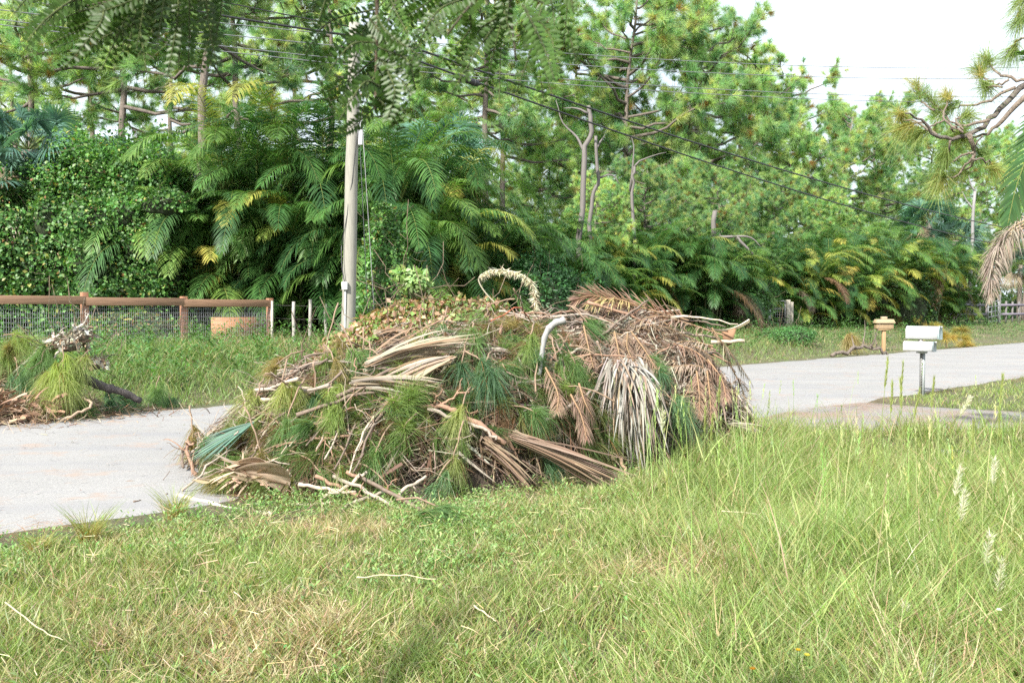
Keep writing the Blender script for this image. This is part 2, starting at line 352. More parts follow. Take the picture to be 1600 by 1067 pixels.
# broad-leaved ground weeds
def weeds(name, label, x, y, size, pal, hgt, per=9):
    mb = MB(); n = len(x); z = gz(x, y); m_ = per
    P = np.repeat(np.stack([x, y, z], 1), m_, 0); N_ = len(P); hh = rng.random(N_) * hgt * np.repeat(.5 + rng.random(n), m_)
    az = rng.random(N_) * 6.28; out = .02 + .03 * rng.random(N_)
    P = P + np.stack([np.cos(az) * out, np.sin(az) * out, hh], 1)
    D = np.stack([np.cos(az), np.sin(az), .35 + .5 * rng.random(N_)], 1)
    leaves(mb, P, D, np.array([0, 0, 1.]) + rdir(N_) * .3, size * (.6 + .8 * rng.random(N_)), size * .38, cvar(pick(pal, N_), N_))
    return tag(mb.build(name, M['leaf']), label, 'weeds', kind='stuff')
WG = [(.17, .29, .085), (.22, .34, .12), (.12, .22, .065), (.28, .36, .15)]
x, y = grass_pts(26000, 3.3, 12.5, -60, 9.7, 1.2); k = (rng.random(len(x)) < sm(.38, .62, fbm(x * .8, y * .8, 71)) * np.clip((1 - sm(-.6, .3, x)) * sm(4.7, 5.6, y) + .12 * sm(6.5, 7.5, y) + .06, 0, 1))
weeds('ground_weeds', 'low light green broad-leaved weeds mixed into the verge', x[k], y[k], .036, WG, .11)
# right-hand grass island by the white letterboxes
mb = MB(); x, y = grass_pts(90000, 11.5, 40, -40, 9.9, 1.5, 2); k = (y > np.interp(x, [2, 6.2, 6.9, 9.2, 18, 32], [40, 16.3, 15.3, 14.1, 11.5, 4.6])); x, y = x[k], y[k]
lawn(mb, x, y, lambda a, b: .07 + .16 * fbm(a, b, 22), lambda a, b: .12 + 0 * a, .012)
tag(mb.build('grass_island', M['grass']), 'short bright grass round the white letterboxes beyond the driveway', 'grass', kind='stuff')
# far verge between the road and the fence
mb = MB(); x, y = grass_pts(260000, 12, 70, 20.6, 36, 1.7, 3)
cc = y - x; keep = rng.random(len(x)) < .35 + .8 * fbm(x * 1.2, y * 1.2, 66); x, y = x[keep], y[keep]
def hfar(a, b):
    c = b - a; return (.10 + .5 * sm(21, 24.5, c) * (1 - .65 * sm(8, 16, a)) * (.4 + fbm(a * .8, b * .8, 23))) * (1 - .5 * sm(14, 30, a))
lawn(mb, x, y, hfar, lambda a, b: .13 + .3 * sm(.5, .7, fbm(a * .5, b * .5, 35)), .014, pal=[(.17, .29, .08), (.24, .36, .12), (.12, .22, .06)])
tag(mb.build('far_verge_grass', M['grass']), 'tall green grass between the road and the rail fence', 'grass', kind='stuff')
x, y = grass_pts(9000, 14, 60, 23, 34, 1.5, 3)
weeds('far_verge_weeds', 'dark green leafy weeds at the foot of the fence and palms', x, y, .11, [(.08, .18, .05), (.12, .24, .07), (.06, .13, .04)], .55, 12)
# bark chips, bits of leaf and sand scattered on the carriageway
mb = MB(); n = 5200; s_ = rng.uniform(2, 60, n); cc = rng.uniform(10.1, 20.3, n); x, y = s_ * .7071 - cc / 2, s_ * .7071 + cc / 2; k = vn(x * .9, y * .9, 97) + .25 * rng.random(n) > .55; x, y = x[k], y[k]; n = len(x); D = rdir(n); D[:, 2] = .02
strips(mb, np.stack([x, y, np.full(n, .044)], 1), D, .02 + .10 * rng.random(n)**2, .008, cvar(pick([(.12, .09, .07), (.25, .17, .11), (.32, .28, .22), (.10, .10, .10)], n), n), S=np.cross(D, [0, 0, 1.]))
tag(mb.build('road_litter', M['dead']), 'small bark chips and leaf bits scattered over the road', 'litter', kind='stuff')
# reddish fallen needles along the edges
mb = MB(); n = 16000; s_ = rng.uniform(0, 60, n)**1.0; cc = np.where(rng.random(n) < .6, 9.9 + rng.normal(size=n) * .28, np.where(rng.random(n) < .6, 20.4 + rng.normal(size=n) * .3, rng.uniform(10, 20.5, n) ))
x, y = s_ * .7071 - cc / 2, s_ * .7071 + cc / 2; cl = vn(x * 1.5, y * 1.5, 90) > .48; x, y = x[cl], y[cl]; n = len(x); D = rdir(n); D[:, 2] = .03
strips(mb, np.stack([x, y, np.maximum(gz(x, y), .035) + .012 + rng.random(n) * .02], 1), D, .15 + .12 * rng.random(n), .004, cvar(pick([(.34, .17, .08), (.42, .26, .13), (.25, .13, .07)], n), n), S=np.cross(D, [0, 0, 1.]))
tag(mb.build('needle_litter', M['dead']), 'reddish fallen pine needles drifted along the road edges', 'leaf litter', kind='stuff')

# ------------------------------------------------------------------ plant builders
def curve(p0, p1, sag=(0, 0, 0), n=7, wob=0.0):
    p0 = np.asarray(p0, float); p1 = np.asarray(p1, float); t = np.linspace(0, 1, n)[:, None]
    P = p0 * (1 - t) + p1 * t + np.asarray(sag, float) * 4 * t * (1 - t)
    if wob: P[1:-1] += rng.normal(size=(n - 2, 3)) * wob
    return P
def path(pts, n=4, wob=0.0):            # smooth (Catmull-Rom) path through points
    P = np.asarray(pts, float); Q = np.vstack([2 * P[0] - P[1], P, 2 * P[-1] - P[-2]]); o = []
    for i in range(1, len(Q) - 2):
        for t in np.linspace(0, 1, n, endpoint=False):
            a, b, c, d = Q[i - 1], Q[i], Q[i + 1], Q[i + 2]
            o.append(.5 * (2 * b + (c - a) * t + (2 * a - 5 * b + 4 * c - d) * t * t + (3 * b - a - 3 * c + d) * t**3))
    o.append(P[-1]); o = np.array(o)
    if wob: o[1:-1] += rng.normal(size=(len(o) - 2, 3)) * wob
    return o
def tufts(mb, C, A, n=45, L=.27, W=.012, cols=None, spread=.9, droop=.12, segs=2, back=.45):
    C = np.asarray(C, float); A = unit(A); T = len(C); cols = np.broadcast_to(cols, (T, 3))
    P = np.repeat(C, n, 0); D = unit(np.repeat(A, n, 0) * 1.0 + rdir(T * n) * spread)
    P = P - np.repeat(A, n, 0) * (rng.random((T * n, 1)) * L * back)
    l = L * (.75 + .4 * rng.random(T * n)); c = np.repeat(cols, n, 0) * (1 + rng.normal(size=(T * n, 1)) * .18)
    dead = rng.random(T * n) < .02; c[dead] = (.30, .17, .07)
    c = np.clip(c, .005, .9)
    if segs > 3: l = l * (.55 + .5 * rng.random(T * n)); P = P + rng.normal(size=P.shape) * .012
    strips(mb, P, D, l, W, c * np.array([1.05, .9, .75]), c, bend=(np.array([0, 0, -droop]) + (rng.normal(size=(T * n, 3)) * .22 if segs > 3 else 0)) * l[:, None] * (.5 + rng.random((T * n, 1))), segs=segs, prof='needle')
PG = np.array([(.32, .54, .25), (.43, .60, .27), (.22, .44, .24), (.52, .61, .29), (.17, .36, .22)])
BK = (.20, .165, .14)
def pine_tree(H, r0, low, spread, nl, seed, dense=1.0, lean=.5, W=.016, ntuft=26, snags=3):
    global rng
    keep = rng; rng = np.random.default_rng(seed)
    e = empty('pine_tree', (0, 0, 0)); tb = MB(); cb = MB()
    tx = curve((0, 0, -.3), (rng.normal() * lean, rng.normal() * lean, H), (rng.normal() * .25, rng.normal() * .25, 0), 12, .06)
    tube(tb, tx, r0 * np.linspace(1, .14, 12)**.8, BK, 9)
    TC, TA = [], []
    def pos(h):
        k = h / H * 11; i = min(int(k), 10); return tx[i] + (tx[i + 1] - tx[i]) * (k - i)
    for i in range(nl):
        f = (i + rng.random() * .8) / nl; h = H * (low + (1 - low) * f**.85); az = i * 2.4 + rng.normal() * .5
        Lb = spread * (.35 + .65 * math.sin(math.pi * min(1, .30 + .66 * f))) * (.6 + .6 * rng.random()); up = -.12 + .75 * f + rng.normal() * .15
        d = np.array([math.cos(az), math.sin(az), up]); p0 = pos(h); p1 = p0 + d * Lb + np.array([0, 0, Lb * .12])
        pb = curve(p0, p1, (rng.normal() * .12 * Lb, rng.normal() * .12 * Lb, -.10 * Lb), 8, .04 * Lb / 2)
        tube(tb, pb, np.linspace(max(.02, .018 * Lb + .02), .010, 8), (.17, .14, .12), 5, False)
        ns = int((5 + Lb * 3.2) * dense)
        for j in range(ns):
            t = .30 + .70 * rng.random()**.7; k = t * 7; a = min(int(k), 6); q0 = pb[a] + (pb[a + 1] - pb[a]) * (k - a)
            l2 = (.25 + .75 * rng.random()) * (.35 + .22 * Lb); dd = unit(unit(d) * .6 + rng.normal(size=3) * .6 + np.array([0, 0, .35]))
            q1 = q0 + dd * l2; q = curve(q0, q1, (0, 0, -.08 * l2), 4)
            tube(tb, q, np.linspace(.016, .008, 4), (.19, .155, .13), 4, False)
            TC.append(q1); TA.append(dd)
            if rng.random() < .7: TC.append((q0 + q1) / 2 + rng.normal(size=3) * .12); TA.append(unit(dd + rng.normal(size=3) * .7))
        TC.append(p1); TA.append(unit(d))
    for i in range(snags):              # dead stubs below the crown
        h = H * low * (.45 + .5 * rng.random()); az = rng.random() * 6.28; L_ = .6 + 1.5 * rng.random(); p0 = pos(h)
        tube(tb, curve(p0, p0 + np.array([math.cos(az), math.sin(az), .25]) * L_, (0, 0, -.1), 5, .04), np.linspace(.035, .008, 5), (.24, .21, .19), 5)
    TC = np.array(TC); pc = PG[rng.choice(5, len(TC), p=[.3, .25, .2, .15, .1])]
    yel = rng.random(len(TC)) < .04; pc[yel] = (.30, .22, .08)
    tufts(cb, TC, np.array(TA), ntuft, .50, W, pc, .95, segs=1)
    tb.build('trunk', M['bark'], e, True); cb.build('crown', M['pine'], e); rng = keep
    return e

def frond(mb, p0, d0, L, droop, n=36, ll=.5, lw=.032, c=(.10, .2, .05), c1=None, fold=.45, rc=(.25, .27, .08), rr=.014, side=None, twist=0., hang=.35, ragged=0., K=14):
    d = unit(d0); pts = [np.asarray(p0, float)]; st = L / K; ds = [d]
    for k in range(K):
        d = unit(d + np.array([0, 0, -droop * (.3 + 1.4 * k / K) / K])); pts.append(pts[-1] + d * st); ds.append(d)
    pts = np.array(pts); ds = np.array(ds)
    frond_path(mb, pts, n, ll, lw, c, c1, fold, rc, rr, side, hang, ragged)
    return pts
def frond_path(mb, pts, n, ll, lw, c, c1=None, fold=.45, rc=(.25, .27, .08), rr=.014, side=None, hang=.35, ragged=0., start=.18, fwd=.75):
    K = len(pts) - 1; ds = unit(np.gradient(pts, axis=0))
    tube(mb, pts, np.linspace(rr, rr * .25, K + 1), rc, 4, False)
    t = np.linspace(start, 1, n); t = np.clip(t + rng.normal(size=n) * .004, 0, .999); k = t * K; i = k.astype(int); f = (k - i)[:, None]
    P = pts[i] * (1 - f) + pts[i + 1] * f; T = unit(ds[i] * (1 - f) + ds[i + 1] * f)
    S0 = np.cross(T, [0, 0, 1.]) if side is None else np.cross(T, side); S0 = unit(S0); U = np.cross(S0, T)
    prof = np.sin(np.pi * (.16 + .80 * (t - start) / (1 - start)))**.7
    for sg in (-1, 1):
        jit = rng.normal(size=(n, 3)) * (.07 + ragged)
        D = unit(S0 * sg * .8 + T * fwd * (.55 + .6 * t[:, None]) + U * fold + jit)
        l = ll * prof * (.85 + .3 * rng.random(n)); cc = cvar(c, n, .15, .05); ce = cc if c1 is None else cvar(c1, n, .15, .05)
        strips(mb, P, D, l, lw, cc, ce, S=np.cross(D, U + jit), bend=np.array([0, 0, -1.]) * (l * hang * (.6 + .8 * rng.random(n)))[:, None], segs=3, prof='leaf')
AG = [(.058, .150, .044), (.085, .20, .055), (.042, .115, .042), (.125, .24, .06)]
AY = [(.34, .36, .09), (.38, .35, .10), (.27, .37, .09)]
AD = [(.17, .11, .07), (.13, .10, .07), (.20, .17, .14)]
def areca(seed, H=5., nst=7, nf=6, yel=.15, dead=.07, R0=.55, fl=2.1, lw=.024, nleaf=76):
    global rng
    keep = rng; rng = np.random.default_rng(seed)
    e = empty('areca_palm', (0, 0, 0)); sb = MB(); fb = MB()
    for i in range(nst):
        az = i * 2.4; r = R0 * math.sqrt((i + .5) / nst); hs = H * (.05 + .60 * ((i * .618) % 1)); o = np.array([math.cos(az), math.sin(az), 0])
        a = o * r; b = a + o * (.25 + .6 * rng.random()) * hs * .28 + np.array([0, 0, hs])
        tube(sb, curve(a - [0, 0, .2], b, (0, 0, 0), 7), np.linspace(.055, .035, 7), (.19, .20, .11), 7)
        for j in range(nf):
            fa = az + j * 2.4 + rng.normal() * .3; el = 1.0 + 1.9 * rng.random(); L_ = fl * (.75 + .5 * rng.random()) * (.8 + .06 * H)
            d = np.array([math.cos(fa), math.sin(fa), el * 1.1]); u = rng.random()
            if u < dead: cc = AD[rng.integers(3)]; d[2] = .1; dr = 2.4; rc = (.28, .2, .12)
            elif u < dead + yel: cc = AY[rng.integers(3)]; dr = 2.6; rc = (.34, .33, .09)
            else: cc = AG[rng.integers(4)]; dr = 2.0 + 1.3 * rng.random(); rc = (.22, .26, .07)
            frond(fb, b, d, L_, dr, nleaf, .50 * fl / 2.5, lw, cc, np.array(cc) * (1.15, 1.0, .8), .30, rc, .016, hang=.55)
    sb.build('stem', M['bark'], e, True); fb.build('crown', M['palm'], e); rng = keep
    return e
def fan_leaf(mb, p0, d, pet, rad, c, nseg=34, ang=115, dr=.3, w=.05, cp=(.16, .2, .07), up=None, c1=None):
    d = unit(d); p1 = np.asarray(p0) + d * pet; tube(mb, curve(p0, p1, (0, 0, .03 * pet), 5), [.014] * 5, cp, 4, False)
    s_ = unit(np.cross(d, [0, 0, 1.])); u = np.cross(s_, d)
    if up is None: ro = rng.uniform(-1.1, 1.1); s_, u = s_ * math.cos(ro) + u * math.sin(ro), u * math.cos(ro) - s_ * math.sin(ro)
    else: u = unit(up); s_ = unit(np.cross(d, u))
    a = np.radians(np.linspace(-ang, ang, nseg)); D = np.cos(a)[:, None] * d + np.sin(a)[:, None] * s_ + u * (.15 + .25 * np.abs(a)[:, None] / 2) + rng.normal(size=(nseg, 3)) * .04
    l = rad * (1 - .35 * (np.abs(a) / a.max())**2) * (.93 + .14 * rng.random(nseg)); cc = cvar(c, nseg, .14, .04)
    strips(mb, np.repeat(p1[None], nseg, 0), D, l, w, cc, cc if c1 is None else cvar(c1, nseg), S=np.cross(D, u) , bend=np.array([0, 0, -dr])[None] * l[:, None], segs=4, prof='leaf')
def sabal(seed, H=4.5, n=22, c=(.11, .22, .17), rad=1.0, skirt=5):
    global rng
    keep = rng; rng = np.random.default_rng(seed)
    e = empty('cabbage_palm', (0, 0, 0)); tb = MB(); fb = MB()
    tube(tb, curve((0, 0, -.2), (.15, .1, H), (.1, 0, 0), 8), np.linspace(.2, .17, 8), (.20, .17, .14), 10)
    for i in range(n + skirt):
        az = i * 2.4; dead = i >= n; el = -.9 if dead else -.25 + 1.7 * (i / n)
        d = (math.cos(az), math.sin(az), el); cc = (.30, .24, .17) if dead else c
        fan_leaf(fb, (.15, .1, H), d, .8 + .4 * rng.random(), rad * (.8 + .3 * rng.random()), cc, 36, 125, .5 if not dead else .9, .055)
    tb.build('trunk', M['bark'], e, True); fb.build('crown', M['palm'], e); rng = keep
    return e
def blobpts(blobs, n, lo=.80, hi=1.06):
    B = np.array(blobs, float); wts = B[:, 3] * B[:, 4] + B[:, 3] * B[:, 5]; i = rng.choice(len(B), n, p=wts / wts.sum()); d = rdir(n); d[:, 2] = np.where(d[:, 2] < -.3, -d[:, 2], d[:, 2])
    nn = fbm(d[:, 0] * 3 + i * 5, d[:, 1] * 3 + d[:, 2] * 4, 81); r = lo + (hi - lo) * rng.random(n) + (nn - .5) * .6
    return B[i, :3] + d * B[i, 3:] * r[:, None], d
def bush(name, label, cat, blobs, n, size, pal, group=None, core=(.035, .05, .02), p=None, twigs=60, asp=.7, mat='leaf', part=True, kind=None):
    o0 = np.array([blobs[0][0], blobs[0][1], float(gz(blobs[0][0], blobs[0][1]))])
    e = empty(name, o0); lb = MB(); kb = MB()
    P, d = blobpts(blobs, n); D = unit(rdir(n) + np.array([0, 0, -.35]) + d * .3); cc = pick(pal, n, p)
    pt = vn(P[:, 0] * 1.6, P[:, 2] * 1.6 + P[:, 1], 83)[:, None]; cc = cc * (.72 + .56 * pt)
    leaves(lb, P - o0, D, d + rdir(n) * .6, (sz := size * (.45 + 1.1 * rng.random(n)**1.5)), sz * asp, cvar(cc, n, .22, .07))
    for b in blobs:                     # dark core lump added inside, shade between leaves put into its colour
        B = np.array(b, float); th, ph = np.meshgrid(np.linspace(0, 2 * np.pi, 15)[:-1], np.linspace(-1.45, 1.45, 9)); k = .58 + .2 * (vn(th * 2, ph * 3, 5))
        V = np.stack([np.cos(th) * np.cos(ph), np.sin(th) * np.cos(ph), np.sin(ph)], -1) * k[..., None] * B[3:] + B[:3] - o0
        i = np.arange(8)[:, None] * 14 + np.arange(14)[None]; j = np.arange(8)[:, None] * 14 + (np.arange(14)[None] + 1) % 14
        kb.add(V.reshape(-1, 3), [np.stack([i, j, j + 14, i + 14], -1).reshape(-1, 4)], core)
    Q, dq = blobpts(blobs, twigs, .7, 1.1)
    for q_, d_ in zip(Q, dq):
        tube(kb, curve(q_ - o0, q_ - o0 + unit(d_ * .5 + rng.normal(size=3)) * (.4 + .6 * rng.random()), (0, 0, -.1), 5, .03), [.006] * 5, (.22, .17, .11), 3, False)
    kb.build('stems', M['bark'], e); lb.build('foliage', M[mat], e)
    return tag(e, label, cat, group, kind)

# ------------------------------------------------------------------ pines beyond the palms
tall = [pine_tree(19, .21, .50, 4.2, 34, 100 + i, 1.0, .6, .018, 74) for i in range(3)]
full = [pine_tree(17, .20, .20, 5.2, 52, 200 + i, 1.3, .5, .018, 84) for i in range(4)]
used = set()
def put(proto, px, d, label, cat, group=None, s=1.0, rz=None, sz=None, tilt=0):
    x = (px - 800) / F * d; loc = (x, d, float(gz(x, d))); rz = random.uniform(0, 6.28) if rz is None else rz
    if id(proto) in used: o = copy_thing(proto, loc, rz, s, sz, tilt)
    else: used.add(id(proto)); o = proto; o.location = loc; o.rotation_euler = (tilt, 0, rz); o.scale = (s, s, sz or s)
    return tag(o, label, cat, group)
PT = [  # px, depth, kind, variant, scale, label
 (62, 42, 't', 0, 1.0, 'tall pine whose pale trunk rises behind the fan palm at the left edge'),
 (22, 60, 't', 2, 1.05, 'far pine with a thin crown behind the blue fan palm'),
 (152, 48, 't', 1, .95, 'slim pine left of the pair of reddish trunks above the vine mound'),
 (180, 40, 't', 2, 1.0, 'reddish pine trunk rising just above the crest of the vine mound'),
 (262, 62, 't', 0, 1.1, 'distant pine between the reddish trunk and the thick vine-clad trunk'),
 (306, 34, 't', 1, 1.0, 'thick grey pine trunk behind the tallest feather palms'),
 (383, 38, 't', 0, .92, 'pine with brown vines wrapped round its forked upper trunk'),
 (455, 58, 't', 1, 1.1, 'distant pine seen left of the utility pole'),
 (505, 46, 't', 2, 1.0, 'slim pine just left of the utility pole'),
 (650, 55, 't', 0, 1.0, 'pine behind the splice case on the cable'),
 (757, 44, 't', 1, .95, 'left one of the two bare trunks standing against the white sky gap'),
 (780, 47, 't', 2, .9, 'right one of the two bare trunks standing against the white sky gap'),
 (900, 56, 'f', 0, 1.0, 'bushy pine behind the broken grey snags'),
 (985, 50, 'f', 1, 1.0, 'large light green pine whose crown meets the top of the photo'),
 (1075, 54, 'f', 2, 1.02, 'broad pine with dark forked limbs, tallest against the open sky'),
 (1160, 60, 'f', 3, .98, 'pine forming the first step down of the crown line'),
 (1240, 62, 'f', 0, .90, 'pine with a long bare limb reaching right'),
 (1310, 66, 'f', 1, .82, 'rounded pine below the upper wires'),
 (1375, 72, 'f', 2, .88, 'pine with a dark slanting limb behind the yellowish feather palms'),
 (1450, 80, 'f', 3, .90, 'lower distant pine left of the bare white trunk'),
 (1530, 86, 'f', 0, .92, 'distant pine behind the bare white trunk'),
 (1600, 80, 'f', 2, .80, 'low pine behind the board fence at the right edge'),
 (840, 72, 'f', 3, .85, 'background pine filling the gap right of the bare trunks'),
 (1120, 44, 'f', 1, .42, 'young pine with soft pale tufts above the feather palm hedge'),
 (1010, 40, 'f', 3, .40, 'young pine with drooping tufts in front of the large pines'),
 (1200, 50, 'f', 2, .45, 'young pine leaning over the row of palms beside the gate'),
 (930, 37, 'f', 0, .34, 'low blue-green pine sapling behind the right half of the brush pile'),
 (1300, 56, 'f', 0, .42, 'young pine standing behind the middle of the yellowish palm row'),
]
for px, d, k, v, s_, lb in PT:
    put((tall if k == 't' else full)[v], px, d, lb, 'pine tree', 'pines beyond the road', s_)
for px, d, v, s_ in [(-60, 70, 0, .9), (110, 78, 1, .9), (215, 85, 2, .85), (340, 80, 3, .9), (430, 88, 0, .9), (560, 76, 1, .9), (700, 86, 2, .85), (610, 95, 3, .9), (60, 98, 0, .95), (300, 105, 2, 1.), (500, 110, 1, 1.),
                     (760, 120, 0, .8), (960, 90, 2, 1.), (1100, 95, 1, .95), (1350, 110, 3, .8), (1500, 125, 1, .7), (1230, 100, 0, .9), (1640, 110, 2, .7)]:
    put(full[v], px, d, 'far pine crown fading into the wood behind the nearer pines', 'pine tree', 'pines far back in the wood', s_)
# dense low undergrowth, put in as dark backing for gaps between the palms
mb = MB(); bl = []
for i in range(70):
    c_ = rng.uniform(40, 62); a_ = rng.uniform(-38, 60); bl.append((a_, a_ + c_, .5, rng.uniform(2, 4), rng.uniform(1.5, 3), rng.uniform(1.5, 3.6)))
tag(bush('undergrowth', 'dark leafy undergrowth below the pines, added as backing to darken the palm gaps', 'undergrowth', bl, 60000, .28, [(.05, .11, .035), (.08, .16, .05), (.12, .2, .07)], kind='stuff', twigs=20), kind='stuff')

# ------------------------------------------------------------------ feather palm hedge, fan palms, vine mound
ar = [areca(300, 5.6, 10, 9, .015, .0, .8, 3.2), areca(301, 5.4, 10, 9, .10, .035, .8, 3.1), areca(302, 4.8, 9, 9, .17, .04, .7, 2.8), areca(303, 4.6, 9, 10, .30, .02, .7, 2.7), areca(304, 6.4, 10, 9, .01, .0, .9, 3.4)]
AP = [ # px, depth, variant, scale, rz, label
 (300, 29.3, 4, .98, 0, 'dark feather palm at the right shoulder of the vine mound'),
 (345, 29.6, 0, .98, 2.7, 'feather palm with long fronds hanging over the rail fence'),
 (400, 30.2, 4, 1.12, 4.1, 'tallest feather palm left of the utility pole'),
 (455, 29.3, 1, .95, 3, 'feather palm with yellow lower fronds beside the fence end post'),
 (505, 30.5, 4, 1.14, 4, 'feather palm rising just left of the utility pole'),
 (590, 29.2, 0, 1.12, 5, 'feather palm whose fronds arch right of the utility pole'),
 (650, 29.0, 4, 1.02, .5, 'feather palm with drooping fronds above the vine column'),
 (705, 29.8, 1, 1.05, 1.5, 'feather palm with orange brown hanging fronds below the bare trunks'),
 (745, 31.5, 0, .90, 2.5, 'shorter feather palm at the right end of the dark palm group'),
 (810, 36, 2, .84, 3.5, 'yellow stemmed feather palm below the white sky gap'),
 (905, 34, 0, .72, 1.7, 'feather palm growing in front of the feet of the grey snags'),
 (960, 35.5, 2, .78, .7, 'yellow tinged feather palm right of the grey snags'),
 (870, 36, 1, .80, 4.5, 'feather palm behind the dry arching flower stalk'),
 (930, 38, 3, .78, 5.5, 'feather palm beside the blue-green pine sapling'),
 (985, 37, 1, .80, .2, 'feather palm behind the brown dead frond on top of the pile'),
 (1045, 39, 0, .80, 1.2, 'dark feather palm behind the right shoulder of the pile'),
 (1100, 40, 1, .86, 2.2, 'feather palm with grey dead fronds right of the pile top'),
 (1150, 42, 2, .82, 3.2, 'feather palm left of the wire gate'),
 (1195, 45.5, 2, .88, 4.2, 'feather palm behind the wire gate'),
 (1248, 46, 3, .86, 5.2, 'yellow feather palm just right of the wire gate'),
 (1290, 47.5, 2, .95, .8, 'yellow feather palm second from the wire gate'),
 (1330, 49, 3, 1.0, 1.8, 'yellow feather palm left of the brown letterbox'),
 (1370, 51, 2, 1.02, 2.8, 'yellow feather palm directly behind the brown letterbox'),
 (1410, 53, 3, 1.05, 3.8, 'yellow feather palm right of the brown letterbox'),
 (1445, 55.5, 2, 1.05, 4.8, 'yellow feather palm behind the upper white letterbox'),
 (1478, 58, 3, 1.02, 5.8, 'last yellow feather palm before the board fence'),
 (1265, 53, 0, 1.1, 0.3, 'taller green feather palm behind the start of the yellow row'),
 (1350, 58, 1, 1.15, 1.3, 'taller green feather palm behind the middle of the yellow row'),
 (1430, 63, 0, 1.15, 2.3, 'taller green feather palm behind the end of the yellow row'),
 (1120, 48, 4, .95, 3.3, 'tall green feather palm in the second row above the wire gate'),
 (1000, 45, 4, .80, 4.3, 'green feather palm in the second row behind the pile top'),
 (870, 43, 0, .95, 5.3, 'green feather palm in the second row beneath the grey snags')]
for px, d, v, s_, rz, lb in AP: put(ar[v], px, d, lb, 'palm', 'feather palms along the far side of the road', s_, rz)
sb_ = [sabal(400, 5.6, 26), sabal(401, 4.6, 22, (.09, .17, .13))]
for px, d, v, s_, rz, lb in [(38, 28, 0, 1.0, 0, 'blue green fan palm at the left edge above the vines'), (5, 27, 1, .95, 2, 'fan palm with hanging dead leaves cut by the left edge'),
        (142, 31, 1, 1.02, 1, 'small blue fan palm peeping over the vine mound'), (222, 32, 0, .98, 3, 'blue fan palm leaves between the vine mound and feather palms'),
        (1455, 66, 0, 1.25, 2, 'fan palm standing above the end of the yellow palm row'), (1488, 64, 1, 1.2, 0, 'dark fan palm leaning beside the bare white trunk'), (1592, 70, 1, .9, 4, 'fan palm behind the board fence at the right edge'),
        (690, 33, 0, 1.1, 4, 'fan palm rising behind the dark feather palms right of the pole')]:
    put(sb_[v], px, d, lb, 'palm', 'fan palms beyond the road', s_, rz)
def B(px, d, z, rx, ry, rz): return ((px - 800) / F * d, d, z, rx, ry, rz)
VG = [(.085, .20, .05), (.12, .25, .065), (.055, .13, .04), (.18, .30, .09), (.25, .14, .06), (.30, .30, .09)]
VP = [.34, .27, .24, .11, .012, .028]
bush('vine_mound', 'huge mound of small-leaved green vines behind the rail fence', 'vines',
     [B(-40, 27, 2.0, 2.4, 1.8, 3.2), B(60, 27.4, 2.0, 2.2, 1.9, 3.4), B(150, 27.6, 2.2, 2.3, 1.9, 3.9), B(225, 27.6, 1.8, 1.5, 1.6, 4.3), B(170, 28.5, 3.6, 2.2, 1.6, 2.9), B(250, 28.8, 4.4, 1.2, 1.2, 1.9), B(20, 29, 3.5, 2, 1.5, 2)] + [B(random.uniform(-30, 270), random.uniform(26.0, 26.8), random.uniform(.8, 4.6), random.uniform(.35, .8), random.uniform(.3, .6), random.uniform(.3, .7)) for _ in range(26)], 120000, .10, VG, p=VP, asp=.75, twigs=260)
bush('vine_column', 'column of climbing vines with small leaves right beside the utility pole', 'vines', [B(605, 23.4, 1.6, .62, .6, 2.1), B(600, 23.6, 3.2, .45, .45, .9), B(630, 23.8, 1.0, .8, .6, 1.3)], 16000, .075, VG, p=VP, asp=.8, twigs=80)
bush('shrub', 'dense dark green shrub behind the middle of the brush pile', 'shrub', [B(845, 29, 1.5, 1.2, 1, 1.6), B(880, 29.5, 1.2, 1.3, 1, 1.5), B(825, 30, 2.1, .8, .8, 1.1)], 14000, .12, [(.05, .14, .05), (.07, .19, .06), (.04, .10, .04)], asp=.35)
bush('shrub', 'leafy shrub behind the pile just left of the wire gate', 'shrub', [B(1165, 41, 1.3, 1.2, 1, 1.4), B(1190, 42, 2.0, .8, .8, .9)], 6000, .12, [(.09, .2, .06), (.07, .16, .05)], asp=.4)
bush('shrub', 'small shrub at the roadside below the wire gate', 'shrub', [B(1242, 35, .45, .9, .6, .45), B(1215, 36, .4, .9, .6, .4)], 6000, .07, [(.08, .2, .06), (.1, .25, .08)], asp=.4)
bush('shrub', 'leafy weeds and shrub growing through the mesh of the rail fence', 'shrub', [B(215, 25.9, .8, .8, .35, .7), B(270, 26.4, .7, .9, .3, .55), B(165, 25.6, .7, .7, .3, .6), B(360, 27.8, .7, 1.0, .4, .5)], 9000, .085, VG, asp=.6)
bush('hedge', 'dark leafy mass added behind the feather palms to darken the gaps between fronds', 'hedge', [B(300 + i * 62, 31 + .0 * i + (8 * i / 7 if i > 6 else 0), 1.4, 1.6, 1.1, 2.2 + .5 * random.random()) for i in range(19)], 30000, .2, [(.04, .09, .03), (.06, .12, .04)], twigs=160, asp=.5)  # added dark bushes that block the view so palm gaps stay dark
